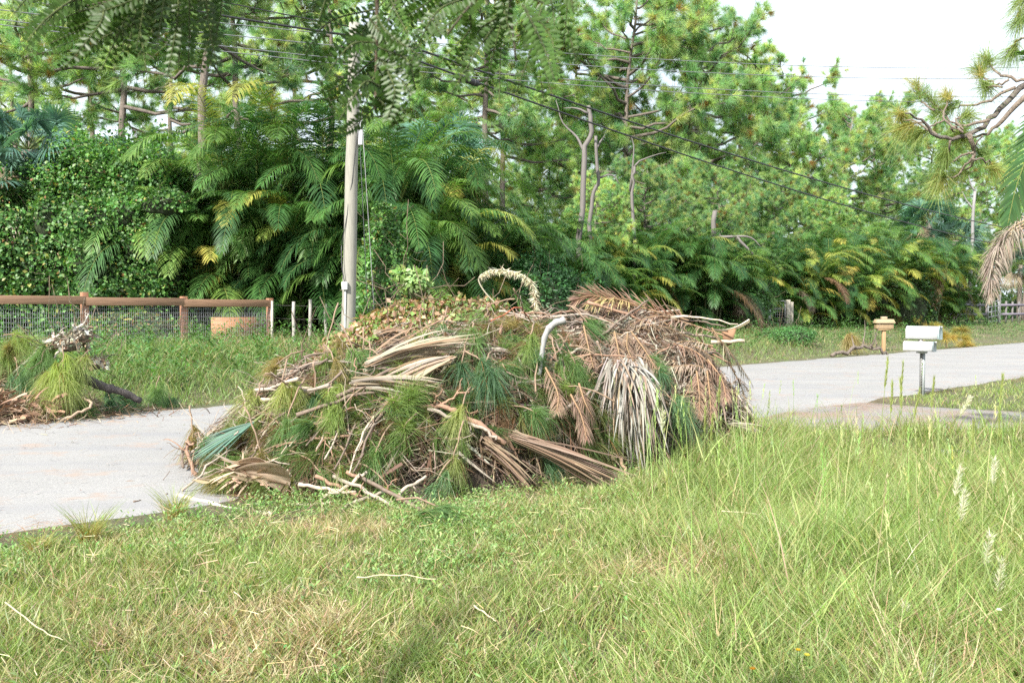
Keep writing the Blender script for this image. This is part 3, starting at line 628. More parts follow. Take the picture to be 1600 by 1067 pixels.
# dead grey snags
def snag(name, label, pts, r0, r1, brs, c=(.15, .135, .125)):
    P = path(pts, 4, .03); o = np.array([P[0][0], P[0][1], float(gz(P[0][0], P[0][1]))]); mb = MB()
    P = np.vstack([o + [0, 0, -.2], P]); tube(mb, P - o, np.linspace(r0, r1, len(P)), c, 8)
    for b in brs: tube(mb, path(b, 3, .01) - o, np.linspace(r1 * .7 + .01, .012, (len(b) - 1) * 3 + 1), c, 5)
    return tag(mb.build(name, M['wood'], loc=o, smooth=True), label, 'dead tree')
snag('dead_tree', 'grey broken snag leaning right with a stub near its top', [at(905, 420, 34), at(912, 250, 34), at(922, 205, 34), at(918, 168, 34)], .11, .07, [[at(918, 180, 34), at(900, 172, 34), at(880, 172, 34)], [at(912, 240, 34), at(900, 215, 34.2), at(880, 195, 34.3), at(868, 160, 34.3)]])
snag('dead_tree', 'thin curved grey snag right of the leaning broken one', [at(920, 400, 35), at(925, 310, 35), at(934, 280, 35), at(930, 215, 35)], .08, .055, [[at(934, 280, 35), at(955, 275, 35), at(968, 290, 35)], [at(930, 235, 35), at(940, 220, 35), at(944, 214, 35)]])
snag('dead_tree', 'short grey stub with a long bare twig pointing right', [at(990, 400, 36), at(988, 300, 36), at(990, 262, 36)], .07, .05, [[at(990, 262, 36), at(1005, 250, 36), at(1040, 240, 36)], [at(983, 300, 36), at(990, 240, 36), at(985, 215, 36)]])
snag('dead_tree', 'bare pale slender trunk standing left of the board fence', [at(1513, 515, 62), at(1516, 400, 62), at(1520, 300, 62)], .15, .09, [[at(1519, 330, 62), at(1506, 312, 62), at(1500, 300, 62)], [at(1520, 300, 62), at(1512, 285, 62), at(1508, 262, 62)]], (.24, .23, .23))
snag('dead_tree', 'grey dead trunk half hidden among the palms right of the pile', [at(1113, 520, 41), at(1112, 400, 41), at(1116, 330, 41)], .14, .10, [[at(1115, 372, 41), at(1150, 370, 40.6), at(1172, 372, 40.5), at(1190, 388, 40.5)], [at(1150, 371, 40.6), at(1170, 392, 40.5), at(1180, 400, 40.5)]])

# ------------------------------------------------------------------ utility pole and cables
WD = (.27, .26, .22)
pb = at(542, 560, 22.0); pb[2] = float(gz(pb[0], pb[1])); pe = empty('utility_pole', pb)
top = at(557, 42, 22.0) - pb; pm = MB(); tube(pm, curve((0, 0, -.4), top, (0, 0, 0), 14, .004), np.linspace(.165, .125, 14), WD, 18)
pm.build('pole', M['wood'], pe, True)
pdir = top / top[2]
mb = MB(); tube(mb, curve(pdir * .0 + [-.03, -.17, 0], pdir * 1.72 + [-.05, -.175, 0], n=5), [.022] * 5, (.62, .63, .62), 8); mb.build('conduit', M['metal'], pe, True)
mb = MB(); box(mb, pdir * 1.78 + np.array([-.06, -.20, 0]), (.13, .09, .18), (.66, .66, .64)); bevel(mb.build('junction_box', M['metal'], pe), .01)
mb = MB(); box(mb, pdir * 5.25 + np.array([.19, -.05, 0]), (.10, .07, .55), (.60, .60, .62)); bevel(mb.build('bracket', M['metal'], pe), .01)
mb = MB(); tube(mb, curve(pdir * 1.8 + [-.06, -.2, .05], pdir * 2.7 + [-.16, -.15, 0], (-.03, 0, 0), 8), [.012] * 8, (.05, .05, .05), 5)
tube(mb, curve(pdir * 2.7 + [-.16, -.15, 0], pdir * 5.9 + [.16, -.1, 0], (.05, 0, 0), 10, .01), [.010] * 10, (.05, .05, .05), 5); mb.build('cable_riser', M['cable'], pe)
mb = MB(); tube(mb, curve(pdir * 6.3 + [.15, 0, 0], np.array([.75, -.4, .1]), (0, 0, 0), 4), [.007] * 4, (.3, .3, .3), 4)
tube(mb, curve(pdir * 5.4 + [.15, 0, 0], np.array([.45, .5, .1]), (0, 0, 0), 4), [.007] * 4, (.3, .3, .3), 4); mb.build('guy_wire', M['metal'], pe)
tag(pe, 'weathered round wooden utility pole standing in front of the feather palms', 'utility pole')
def wire(name, label, p0, p1, sag, r, c=(.02, .02, .022), group=None):
    p0 = np.array(p0); mb = MB(); tube(mb, curve(p0 * 0, np.array(p1) - p0, (0, 0, -sag), 26), [r] * 26, c, 6); o = mb.build(name, M['cable'], loc=p0, smooth=True)
    return tag(o, label, 'cable', group), curve(p0, p1, (0, 0, -sag), 26)
pt = lambda h: pb + pdir * h
C1, q1 = wire('overhead_cable', 'upper thick black cable slanting down right from the utility pole', pt(7.6) + [.12, 0, 0], (32.0, 57.6, 5.9), .55, .026)
C2, q2 = wire('overhead_cable', 'lower thick black cable carrying the splice case', pt(7.35) + [.12, -.05, 0], (32.0, 57.5, 4.8), .60, .024)
wire('overhead_cable', 'black cable running left from the utility pole past the treetops', pt(7.45) + [-.12, 0, 0], (-22, 12.5, 9.9), .5, .024)
wire('overhead_cable', 'thin black drop wire running left just below the thick cable', pt(7.65) + [-.12, 0, 0], (-20, 16, 10.9), .4, .012)
sc_e = empty('splice_case', q2[1] * .35 + q2[2] * .65); d_ = unit(q2[3] - q2[1]); mb = MB()
L_ = np.array([-.42, -.36, -.33, .33, .36, .42]); tube(mb, np.outer(L_, d_) + [0, 0, -.03], [.03, .06, .085, .085, .06, .03], (.02, .02, .022), 12); mb.build('case', M['cable'], sc_e, True)
mb = MB(); [tube(mb, np.outer([a - .015, a + .015], d_) + [0, 0, -.03], [.092, .092], (.05, .05, .05), 12) for a in (-.2, 0, .2)]; mb.build('strap', M['cable'], sc_e)
tag(sc_e, 'black cylindrical splice case hanging on the cable right of the pole', 'splice case')
for a, b, lb in [(10, 97, 'topmost thin grey wire crossing the white sky'), (28, 113, 'second thin grey wire from the top in the white sky'), (40, 143, 'third thin grey wire from the top in the white sky'), (48, 151, 'lowest thin grey wire in the white sky')]:
    wire('power_line', lb, at(-300, a - 44, 19), at(1720, b + 8, 38), .75, .011, (.16, .17, .18), 'thin wires across the sky')

# ------------------------------------------------------------------ rail fence with wire mesh
RD = (.34, .16, .09); RB = (.31, .18, .11)
P0 = np.array([-9.97, 22.4]); u = np.array([.7071, .7071]); nrm = np.array([-.7071, .7071]); SP = 2.44
fo = np.array([P0[0], P0[1], float(gz(*P0))]); fe = empty('rail_fence', fo)
def fp(s_, n_=0.0, z=0.0):
    q = P0 + u * s_ + nrm * n_; return np.array([q[0], q[1], fo[2] + z]) - fo
zt = lambda s_: 1.37 - .012 * s_ + .0
for i in range(-3, 3):
    s_ = i * SP; h = zt(s_) + (.07 if i == 0 else .02); mb = MB(); cc = RD
    box(mb, fp(s_, 0, (h - .3) / 2), (.145, .145, h + .3), cc, R(45)); o = bevel(mb.build('post', M['wood'], fe), .006)
    if i == 2:
        m2 = MB(); box(m2, fp(s_ - .004, -.11, (h - .3) / 2 - .02), (.05, .08, h + .2), (.45, .42, .36), R(45)); tag(m2.build('batten', M['wood'], fe), 'pale weathered batten on the end post')
for i in range(-3, 2):
    a, b = fp(i * SP - .0, -.095, zt(i * SP) - .13), fp((i + 1) * SP - .006, -.095, zt((i + 1) * SP) - .13); c_ = (a + b) / 2; d = b - a
    mb = MB(); box(mb, c_, (SP - .006 + (.10 if i == 1 else 0), .04, .19), np.array(RB) * (.9 + .25 * random.random()), R(45)); o = mb.build('rail', M['plank'], fe)
    o.data.transform(__import__('mathutils').Matrix.Translation((0, 0, 0))); bevel(o, .005)
mb = MB()
for s_ in np.arange(-3 * SP, 2 * SP, .05): tube(mb, [fp(s_, -.078, .02), fp(s_, -.078, 1.14)], [.0035] * 2, (.42, .43, .45), 3, False)
for z in np.arange(.05, 1.15, .10): tube(mb, [fp(-3 * SP, -.078, z), fp(2 * SP, -.078, z)], [.0035] * 2, (.42, .43, .45), 3, False)
mb.build('wire_mesh', M['metal'], fe)
tag(fe, 'reddish timber rail fence with fine wire mesh left of the palms', 'fence')
wp = at(375, 525, 26.4); mb = MB(); box(mb, (0, 0, .37), (1.65, .025, .74), (.38, .18, .08), R(40)); wb = mb.build('plywood_sheet', M['plank'], origin=None); wb.location = (wp[0], wp[1], float(gz(wp[0], wp[1])) + .02)
tag(wb, 'orange brown plywood sheet standing behind the fence mesh', 'board')
for px, d, h, lb in [(458, 26.2, 1.25, 'grey round stake nearest the fence end post'), (484, 26.6, 1.28, 'grey round stake between the fence end and the utility pole'), (508, 27, 1.15, 'thin grey stake almost touching the utility pole')]:
    x = (px - 800) / F * d; o = np.array([x, d, float(gz(x, d))]); mb = MB(); tube(mb, curve((0, 0, -.2), (.02, 0, h), n=5, wob=.008), np.linspace(.055, .045, 5), (.36, .34, .31), 9)
    tag(mb.build('fence_stake', M['wood'], origin=None, smooth=True), lb, 'stake', 'grey stakes left of the pole').location = o
mb = MB(); o = at(425, 500, 25.9)
for z in (.45, .8, 1.15): tube(mb, curve((0, 0, z), (3.1, 1.6, z), (0, 0, -.05), 12, .008), [.004] * 12, (.22, .2, .19), 4, False)
tag(mb.build('barbed_wire', M['metal']), 'rusty fence wires strung between the grey stakes', 'wire').location = (o[0], o[1], float(gz(o[0], o[1])))

# gate among the palms
g0 = at(1231, 500, 43.0); g0[2] = float(gz(g0[0], g0[1])); ge = empty('wire_gate', g0)
mb = MB(); box(mb, (0, 0, .62), (.17, .17, 1.5), (.46, .42, .35)); box(mb, (.17, .02, .60), (.13, .13, 1.35), (.40, .36, .30)); bevel(mb.build('gate_post', M['wood'], ge), .01)
mb = MB()
for a, b in [((-.9, 0, .12), (-.9, 0, 1.32)), ((-.12, 0, .12), (-.12, 0, 1.32)), ((-.9, 0, 1.32), (-.12, 0, 1.32)), ((-.9, 0, .12), (-.12, 0, .12)), ((-.9, 0, .98), (-.12, 0, .98))]: tube(mb, [a, b], [.028] * 2, (.45, .45, .44), 7)
mb.build('gate_frame', M['metal'], ge)
mb = MB()
for x_ in np.arange(-.86, -.15, .10): tube(mb, [(x_, 0, .12), (x_, 0, 1.3)], [.007] * 2, (.42, .42, .42), 4)
for z_ in np.arange(.22, 1.3, .12): tube(mb, [(-.9, 0, z_), (-.12, 0, z_)], [.007] * 2, (.42, .42, .42), 4)
mb.build('wire_panel', M['metal'], ge)
mb = MB(); box(mb, (-.84, -.05, .72), (.14, .012, .42), (.75, .78, .78)); mb.build('notice', M['paint'], ge)
mb = MB(); box(mb, (-.84, -.062, .76), (.09, .006, .16), (.10, .28, .30)); mb.build('notice_panel', M['paint'], ge)
tag(ge, 'small wire mesh gate with pale wooden post standing among the feather palms', 'gate')

# board fence and gate far right
b0 = at(1476, 523, 60); b0[2] = float(gz(b0[0], b0[1])); be = empty('board_fence', b0); u2 = unit(np.array([.86, .52, 0]))
b1 = None
for i in range(0, 15):
    if i == 7: continue
    p = u2 * .72 * i; pz = float(gz(b0[0] + p[0], b0[1] + p[1])) - b0[2]
    mb = MB(); box(mb, p + [0, 0, pz + .6], (.10, .10, 1.65 if i % 3 else 1.78), (.16, .15, .145), R(31)); mb.build('post', M['wood'], be)
for a, b in ((0, 6), (8, 14)):
    for z in (.62, 1.22):
        p, q = u2 * .72 * a + [0, -.07, z], u2 * .72 * b + [0, -.07, z]; c_ = (p + q) / 2; mb = MB(); box(mb, c_, (np.linalg.norm(q - p) + .1, .035, .15), (.17, .15, .19), math.atan2(u2[1], u2[0])); mb.build('rail', M['wood'], be)
tag(be, 'dark board fence with many pale posts at the far right', 'fence')
g1 = b0 + u2 * .72 * 6.15; ge = empty('farm_gate', (g1[0], g1[1], b0[2])); g2 = u2 * .72 * 1.75
mb = MB(); box(mb, g2 + [0, -.02, .85], (.16, .16, 2.1), (.24, .24, .24), R(31)); bevel(mb.build('gate_post', M['wood'], ge), .01)
mb = MB()
for z in (.1, .42, .74, 1.06, 1.38): tube(mb, [np.array([0, -.1, z]), g2 * .9 + [0, -.1, z + .12]], [.035] * 2, (.33, .34, .35), 7)
for t in (0, .3, .6, .9): tube(mb, [g2 * t + [0, -.1, .1], g2 * t + [0, -.1, 1.48]], [.035] * 2, (.33, .34, .35), 7)
mb.build('gate_frame', M['metal'], ge)
tag(ge, 'pale barred gate set in the dark board fence', 'gate')

# ------------------------------------------------------------------ letterboxes
def mailbox(name, loc, L, wd, h, rz, c, label, end_shade):
    e = empty(name, loc, rz); mb = MB(); r = wd / 2; hs = h - r; a = np.linspace(0, np.pi, 11)
    pr = np.vstack([[-r, 0], [-r, hs], np.stack([-r * np.cos(a), hs + r * np.sin(a)], 1)[1:-1], [r, hs], [r, 0]]); K = len(pr)
    V = np.vstack([np.column_stack([np.full(K, x_), pr[:, 0], pr[:, 1]]) for x_ in (-L / 2, L / 2)]); i = np.arange(K); j = (i + 1) % K
    mb.add(V, [np.stack([i, j, j + K, i + K], 1), i[None], (i + K)[::-1][None]], c); bevel(mb.build('body', M['paint'], e), .006)
    mb = MB(); V = np.vstack([np.column_stack([np.full(K, x_), pr[:, 0] * 1.05, pr[:, 1] * 1.03 - .003]) for x_ in (L / 2 + .002, L / 2 + .03)])
    mb.add(V, [np.stack([i, j, j + K, i + K], 1), i[None], (i + K)[::-1][None]], end_shade); d = bevel(mb.build('door', M['paint'], e), .004)  # door colour darkened, shade of the turned end put into it
    mb = MB(); box(mb, (L / 2 + .045, 0, h * .93), (.03, .03, .03), (.4, .4, .4)); mb.build('handle', M['metal'], d)
    return tag(e, label, 'letterbox')
d = 17.4; xb = (1441 - 800) / F * d; zb = float(gz(xb, d))
pe = empty('mailbox_post', (xb, d, zb)); mb = MB()
box(mb, (.022, 0, .34), (.045, .09, 1.0), (.36, .39, .39)); mb.build('post', M['metal'], pe)
mb = MB(); box(mb, (-.018, -.02, .34), (.03, .05, .96), (.20, .20, .19)); mb.build('channel', M['metal'], pe)
mb = MB(); [box(mb, (-.018, -.047, z), (.014, .004, .014), (.03, .03, .03)) for z in np.arange(.1, .8, .05)]; mb.build('hole', M['metal'], pe)
mb = MB(); box(mb, (0, 0, .80), (.16, .12, .06), (.45, .48, .47)); bevel(mb.build('bracket', M['metal'], pe), .006)
mb = MB(); box(mb, (.0, .03, .835), (.42, .2, .022), (.25, .22, .20)); mb.build('shelf', M['wood'], pe)
tag(pe, 'perforated steel post carrying the two white letterboxes', 'post')
WH = (.42, .43, .425)
mailbox('letterbox', (xb - .10, d - .10, zb + .815), .50, .16, .175, R(-40), WH, 'lower and slightly smaller white letterbox bolted to the steel post', (.16, .19, .20))
mailbox('letterbox', (xb + .06, d + .10, zb + 1.025), .56, .18, .235, R(-41), WH, 'upper larger white letterbox standing behind and above the other', (.30, .38, .38))
mb = MB(); box(mb, (.02, .1, .93), (.05, .09, .17), (.3, .28, .26)); mb.build('riser', M['wood'], pe)
# timber letterbox across the road
d = 35.0; xb = (1381 - 800) / F * d; zb = float(gz(xb, d)); e = empty('timber_letterbox', (xb, d, zb)); TB = (.31, .22, .125)
mb = MB(); box(mb, (0, 0, .36), (.12, .12, 1.0), (.38, .25, .13)); bevel(mb.build('post', M['wood'], e), .006)
mb = MB(); box(mb, (0, 0, .80), (.46, .22, .05), (.40, .27, .14)); mb.build('shelf', M['wood'], e)
mb = MB(); box(mb, (0, 0, .93), (.62, .26, .20), TB); bevel(mb.build('body', M['wood'], e), .006)
mb = MB(); box(mb, (0, -.02, 1.105), (.72, .36, .14), (.36, .28, .17), taper=.82); bevel(mb.build('roof', M['wood'], e), .006)
mb = MB(); box(mb, (0, 0, 1.225), (.20, .14, .09), (.36, .30, .2)); bevel(mb.build('cap', M['wood'], e), .006)
tag(e, 'small tan wooden letterbox with flat lid on a post across the road', 'letterbox')

# culvert and small concrete rubble
cx, cy = 5.35, 11.35; cz_ = float(gz(cx, cy)); e = empty('culvert', (cx, cy, cz_)); mb = MB(); box(mb, (0, .25, -.04), (.34, .3, .34), (.34, .34, .32)); o = bevel(mb.build('headwall', M['conc'], e), .03)
mb = MB(); tube(mb, [(0, .06, .02), (0, .085, .02)], [.13, .13], (.03, .03, .03), 16); mb.build('dark_pipe_mouth', M['conc'], e); tag(e, 'grey concrete culvert end half hidden in the ditch grass', 'culvert')  # near-black disc, its colour stands for the shade inside the culvert

# ------------------------------------------------------------------ the brush pile
PA, PB_ = np.array([-3.05, 9.45]), np.array([2.15, 12.15]); pl = np.linalg.norm(PB_ - PA); pu = (PB_ - PA) / pl; pn = np.array([-pu[1], pu[0]])
def pile_h(x, y):
    x = np.asarray(x, float); y = np.asarray(y, float); s_ = (x - PA[0]) * pu[0] + (y - PA[1]) * pu[1]; w_ = (x - PA[0]) * pn[0] + (y - PA[1]) * pn[1]
    t = s_ / pl
    H = np.interp(t, [-.02, .05, .14, .27, .38, .50, .62, .74, .86, .95, 1.01, 1.06], [0, .45, .80, 1.08, 1.36, 1.50, 1.38, 1.42, 1.48, 1.30, .90, 0])
    Wf = np.interp(t, [-.1, 0, .2, .4, .6, .8, 1.0, 1.1], [.6, 1.6, 2.45, 2.4, 1.95, 1.6, 1.3, .5]); Wb = np.interp(t, [-.1, .1, .5, 1.0, 1.1], [.4, .9, 1.5, 1.2, .4])
    q = np.clip(1 - np.abs(w_ / np.where(w_ < 0, Wf, Wb))**2.3, 0, 1)**.66
    return H * q * (.93 + .22 * (fbm(x * 1.6, y * 1.6, 91) - .5) * 2 + .10 * (fbm(x * 6, y * 6, 92) - .5)) + gz(x, y) * 1.0
def hit(px, py, lift=0.0):              # where the pile (or ground) lies behind a photo pixel
    d = np.arange(6.5, 14.5, .03); P = at(px, py, 1.0); X_ = P[0] * d; Z_ = CAMZ + (P[2] - CAMZ) * d; H_ = np.maximum(pile_h(X_, d), gz(X_, d)); k = np.nonzero(Z_ <= H_)[0]
    i = k[0] if len(k) else int(np.argmin(Z_ - H_))
    dd = d[i]; q = at(px, py, dd); 
    if not len(k): q[2] = max(q[2], H_[i]) if False else q[2]
    n_ = pile_n(q[0], q[1]); return q + n_ * lift
def pile_n(x, y):
    e_ = .08; gx_ = (pile_h(x + e_, y) - pile_h(x - e_, y)) / (2 * e_); gy_ = (pile_h(x, y + e_) - pile_h(x, y - e_)) / (2 * e_)
    return unit(np.stack([-gx_, -gy_, np.ones_like(gx_)], -1))
# inner debris core, shade of the recesses put into its dark brown, + the tangle of litter over it
X, Y = np.meshgrid(np.linspace(-4.4, 4.2, 190), np.linspace(6.3, 14.8, 190)); H_ = pile_h(X, Y); G_ = gz(X, Y)
mb = MB(); r, c = X.shape; Z = np.where(H_ - G_ < .02, G_ - .2, H_ - .10 - .10 * vn(X * 9, Y * 9, 95)); i = np.arange(r - 1)[:, None] * c + np.arange(c - 1)[None]
ok = (H_ - G_)[:-1, :-1] > .015
mb.add(np.stack([X, Y, Z], -1), [np.stack([i, i + 1, i + c + 1, i + c], -1)[ok]], (.07, .05, .035))
tag(mb.build('debris_heap', M['bark'], smooth=True), 'packed inner heap under the branches, shade of the recesses in its dark colour', 'debris', kind='stuff')
def pile_pts(n, t0=-.1, t1=1.08, w0=-2.3, w1=1.4):
    o = []
    while sum(len(a) for a in o) < n:
        t = rng.uniform(t0, t1, n) * pl; w_ = rng.uniform(w0, w1, n); x = PA[0] + pu[0] * t + pn[0] * w_; y = PA[1] + pu[1] * t + pn[1] * w_
        k = pile_h(x, y) - gz(x, y) > .04; o.append(np.stack([x[k], y[k]], 1))
    return np.concatenate(o)[:n]
BR = [(.20, .14, .095), (.28, .21, .15), (.36, .29, .22), (.15, .10, .07), (.24, .14, .09), (.42, .36, .29)]
def litter(n, L, W, pal, hang, lift, t0=-.1, t1=1.08, seg=3):
    pal = np.array(pal) * .72; Q = pile_pts(n, t0, t1, -2.3, 1.0); x, y = Q.T; nn = pile_n(x, y); P = np.stack([x, y, pile_h(x, y)], 1) + nn * (lift * rng.random((n, 1)) - .05)
    D = rdir(n); D = unit(D - nn * (D * nn).sum(1, keepdims=True) * .75 - np.array([0, 0, hang]))
    return P, D, L * (.4 + rng.random(n)), W * (.5 + rng.random(n)), cvar(pick(pal, n), n, .2, .06)
mb = MB()
for args in [(15000, .34, .007, BR, .1, .16), (9000, .22, .014, BR, .4, .14), (5000, .30, .022, [(.40, .33, .25), (.30, .22, .15), (.46, .41, .34), (.22, .14, .10)], .3, .16)]:
    P, D, L_, W_, cc = litter(*args); strips(mb, P, D, L_, W_, cc, bend=rdir(len(P)) * .05, segs=3)
P, D, L_, W_, cc = litter(9000, .36, .016, [(.42, .37, .31), (.36, .29, .22), (.25, .16, .11), (.48, .44, .38)], .5, .2, .66, 1.08); strips(mb, P, D, L_, W_, cc, bend=rdir(len(P)) * .07, segs=3)
tag(mb.build('leaf_litter', M['dead']), 'brown tangle of shredded leaves and needles covering the pile', 'leaf litter', kind='stuff')
mb = MB()
for k in range(700):
    Q = pile_pts(1)[0]; p = np.array([Q[0], Q[1], float(pile_h(*Q))]); n_ = pile_n(*Q); d_ = rdir(1)[0]; d_ = unit(d_ - n_ * d_.dot(n_) * .8 - [0, 0, .1]); L_ = .25 + .5 * random.random()
    tube(mb, curve(p + n_ * .03, p + n_ * (.05 + .12 * random.random()) + d_ * L_, rdir(1)[0] * .05, 6, .012), np.linspace(.006, .002, 6), BR[random.randrange(6)], 4, False)
tag(mb.build('fine_twigs', M['twig']), 'fine brittle twigs threaded all through the brush pile', 'twigs', kind='stuff')

def stick(pix, r0, r1, c, label, name='branch', lift=.08, group=None, subs=(), pts=None, mat='twig', cat='branch', wob=.008, flat=False):
    if pts is None:
        ds = np.array([hit(a, b, lift)[1] for a, b in pix]); ii = np.arange(len(ds)); f_ = np.polyfit(ii, ds, 1) if len(ds) > 1 else [0, ds[0]]; fd = np.polyval(f_, ii); fd = fd + .6 * min(0, (ds - fd).min())
        if flat: fd = fd * 0 + fd.min()
        pts = [at(a, b, q_) for (a, b), q_ in zip(pix, fd)]
    P = path(pts, 5, wob); o = P[0]; mb = MB(); K = len(P)
    rr = np.linspace(r0, r1, K) * (1 + rng.normal(size=K) * .06); rr[::4] *= 1.12
    tube(mb, P - o, rr, np.array(c), 8)
    for k0, L_ in subs:
        i = int(k0 * (K - 1)); d_ = unit(unit(P[min(i + 1, K - 1)] - P[max(i - 1, 0)]) * .7 + rdir(1)[0] * .7 + [0, 0, .2]); q = P[i] - o
        tube(mb, curve(q, q + d_ * L_, rdir(1)[0] * .03, 6, .01), np.linspace(rr[i] * .55, .003, 6), np.array(c), 6)
    return tag(mb.build(name, M[mat], loc=o, smooth=True), label, cat, group)
GY = (.34, .28, .23); DB = (.17, .125, .095); LB = (.46, .38, .30); RDB = (.30, .18, .12)
# placed branches, photo pixel paths on the heap
stick([(404, 604), (460, 600), (540, 585), (600, 572), (660, 556)], .022, .040, DB, 'long dark flaking branch sticking out at the upper left of the pile', lift=.20, subs=[(.3, .3), (.5, .25), (.7, .3)])
stick([(345, 712), (368, 660), (395, 632), (440, 620), (500, 612)], .024, .014, LB, 'pale branch curving down the left edge of the pile', lift=.14, subs=[(.4, .25)])
stick([(385, 645), (430, 622), (480, 598), (540, 590), (590, 578)], .02, .012, GY, 'grey brown branch lying parallel below the long dark one', lift=.15, subs=[(.5, .3), (.2, .2)])
stick([(420, 600), (470, 580), (505, 565), (512, 550)], .013, .006, GY, 'thin forked twig bristling above the left slope', lift=.22, subs=[(.4, .25), (.6, .25), (.8, .2)])
stick([(478, 645), (520, 648), (560, 640), (590, 618)], .011, .008, LB, 'thin pale branch crossing the left slope above the green needles', lift=.18, subs=[(.5, .2)])
stick([(600, 640), (690, 636), (720, 650), (790, 694)], .02, .026, RDB, 'stout brown branch with a broken right end in the middle of the pile', lift=.32, subs=[(.3, .25), (.6, .2)])
stick([(668, 640), (715, 655), (760, 672), (775, 688)], .016, .012, GY, 'second knotty branch lying just above the broken-ended one', lift=.36, subs=[(.5, .15)])
stick([(640, 530), (720, 528), (800, 530), (850, 540)], .018, .022, RDB, 'reddish brown branch across the top middle of the pile', lift=.18, subs=[(.3, .2), (.6, .3)])
stick([(715, 545), (780, 548), (830, 562), (878, 585)], .02, .025, GY, 'long grey branch running down right to the white curved limb', lift=.22, subs=[(.5, .25)])
stick([(772, 582), (790, 565), (800, 555)], .014, .013, (.52, .48, .42), 'short pale stub sticking up left of the white curved limb', lift=.26)
stick([(843, 586), (848, 545), (854, 520), (866, 506), (882, 500)], .018, .037, (.30, .295, .29), 'smooth white curved limb standing out at the top centre of the pile', lift=.5, mat='wood', wob=.002, flat=True)

stick([(845, 590), (880, 560), (920, 545), (980, 560)], .014, .01, LB, 'tan branch arching right from the foot of the white limb', lift=.25, subs=[(.5, .3)])
stick([(895, 478), (930, 498), (965, 515), (1000, 530)], .018, .022, DB, 'dark branch slanting below the brown dead frond', lift=.18, subs=[(.4, .2)])
stick([(1005, 520), (1040, 550), (1060, 582)], .017, .018, (.42, .30, .2), 'tan stick slanting down across the right half of the pile', lift=.25)
stick([(1128, 540), (1148, 539)], .022, .022, (.48, .40, .30), 'cut stick end jutting right under the white palm sheath', lift=.2, pts=[hit(1100, 542, .1), hit(1112, 541, .1) + [.3, 0, 0]])
stick([(1030, 622), (1062, 606), (1095, 594), (1100, 586)], .014, .010, GY, 'grey twig crossing above the brown hanging fronds', lift=.22, subs=[(.5, .3)])
stick([(1130, 625), (1160, 650), (1172, 680), (1175, 705)], .010, .006, LB, 'thin twig arching down the right end of the pile', lift=.15)
stick([(317, 741), (370, 742), (410, 737)], .014, .014, (.48, .46, .42), 'straight pale grey stick at the lower left foot of the pile', lift=.12)
stick([(275, 775), (330, 790), (400, 803), (420, 805)], .020, .020, (.46, .40, .33), 'long pale branch on the ground at the lower left corner of the pile', lift=.04)
stick([(205, 785), (232, 786), (258, 772)], .008, .006, DB, 'small dark twig lying alone on the road', lift=.02)
stick([(190, 755), (240, 757), (285, 752)], .009, .006, DB, 'dark twig on the road pointing at the foot of the pile', lift=.02, subs=[(.5, .2)])
stick([(245, 772), (270, 762), (295, 748)], .012, .009, DB, 'brown twig half on the road beside the pile', lift=.03)
for a, b, c_, lb in [((500, 782), (572, 738), LB, 'pale stick crossing the fan of sticks at the pile foot'), ((492, 745), (610, 800), RDB, 'longest reddish stick of the fan at the pile foot'), ((450, 790), (525, 786), (.5, .42, .33), 'flat bare stick lying behind the tan leaf sheath'),
                     ((520, 745), (660, 815), GY, 'grey stick slanting right at the pile foot'), ((540, 738), (640, 790), RDB, 'reddish stick second from the top of the fan'), ((465, 758), (555, 770), LB, 'bent tan stick at the left of the fan'),
                     ((560, 745), (690, 822), DB, 'dark stick reaching down right into the grass'), ((530, 800), (600, 770), GY, 'grey stick crossing the bottom of the fan'), ((610, 790), (665, 745), LB, 'light twig rising to the right of the fan'), ((580, 800), (700, 812), RDB, 'brown stick almost flat in the grass below the pile')]:
    m_ = ((a[0] + b[0]) / 2 + random.uniform(-6, 6), (a[1] + b[1]) / 2 + random.uniform(-6, 4)); stick([a, m_, b], .016, .012, c_, lb, lift=.27, group='sticks at the foot of the pile', subs=[(.6, .15)])
stick([(968, 708), (975, 730), (985, 752)], .016, .014, (.36, .24, .16), 'short brown stub standing beside the dry frond at the pile foot', lift=.15)
LS = ['furthest left, reaching the road', 'second from the left end', 'beside the green fan leaf', 'above the green fan leaf', 'over the yellow green sprigs', 'just under the long dark branch', 'across the left shoulder', 'between the hanging sprigs', 'towards the tan leaf sheath', 'past the starry sprigs', 'ending above the fan of sticks', 'below the tan palm leaves', 'crossing the broken-ended branch', 'from the pale curved branch downwards', 'over the middle of the slope', 'closest to the dark hollow']
for k in range(32):
    f = k / 31; a = (470 + 190 * f + random.uniform(-20, 20), 575 + 40 * random.random()); b = (318 + 250 * f + random.uniform(-15, 15), 655 + 95 * random.random()); m_ = ((a[0] + b[0]) / 2 - 12, (a[1] + b[1]) / 2 - random.uniform(4, 16))
    stick([a, m_, b], .012 + .008 * random.random(), .006, [GY, LB, DB, RDB][k % 4], 'slender branch sweeping down the left slope, ' + LS[k // 2], lift=.40, subs=[(.5, .22), (.8, .16)], group='branches sweeping down the left slope')
for k in range(26):
    x0 = random.uniform(690, 1130); y0 = random.uniform(495, 585); dx = random.uniform(60, 150) * random.choice((-1, 1, 1))
    stick([(x0 - dx / 2, y0 - random.uniform(-8, 12)), (x0, y0 - 6), (x0 + dx / 2, y0 + random.uniform(0, 28))], .010 + .012 * random.random(), .007, [GY, LB, DB, RDB][k % 4], ('pale' if k % 4 == 1 else 'dark' if k % 4 == 2 else 'reddish' if k % 4 == 3 else 'grey') + ' branch woven through the upper right crest of the pile', lift=.22, subs=[(.5, .2)], group='branches woven through the crest')
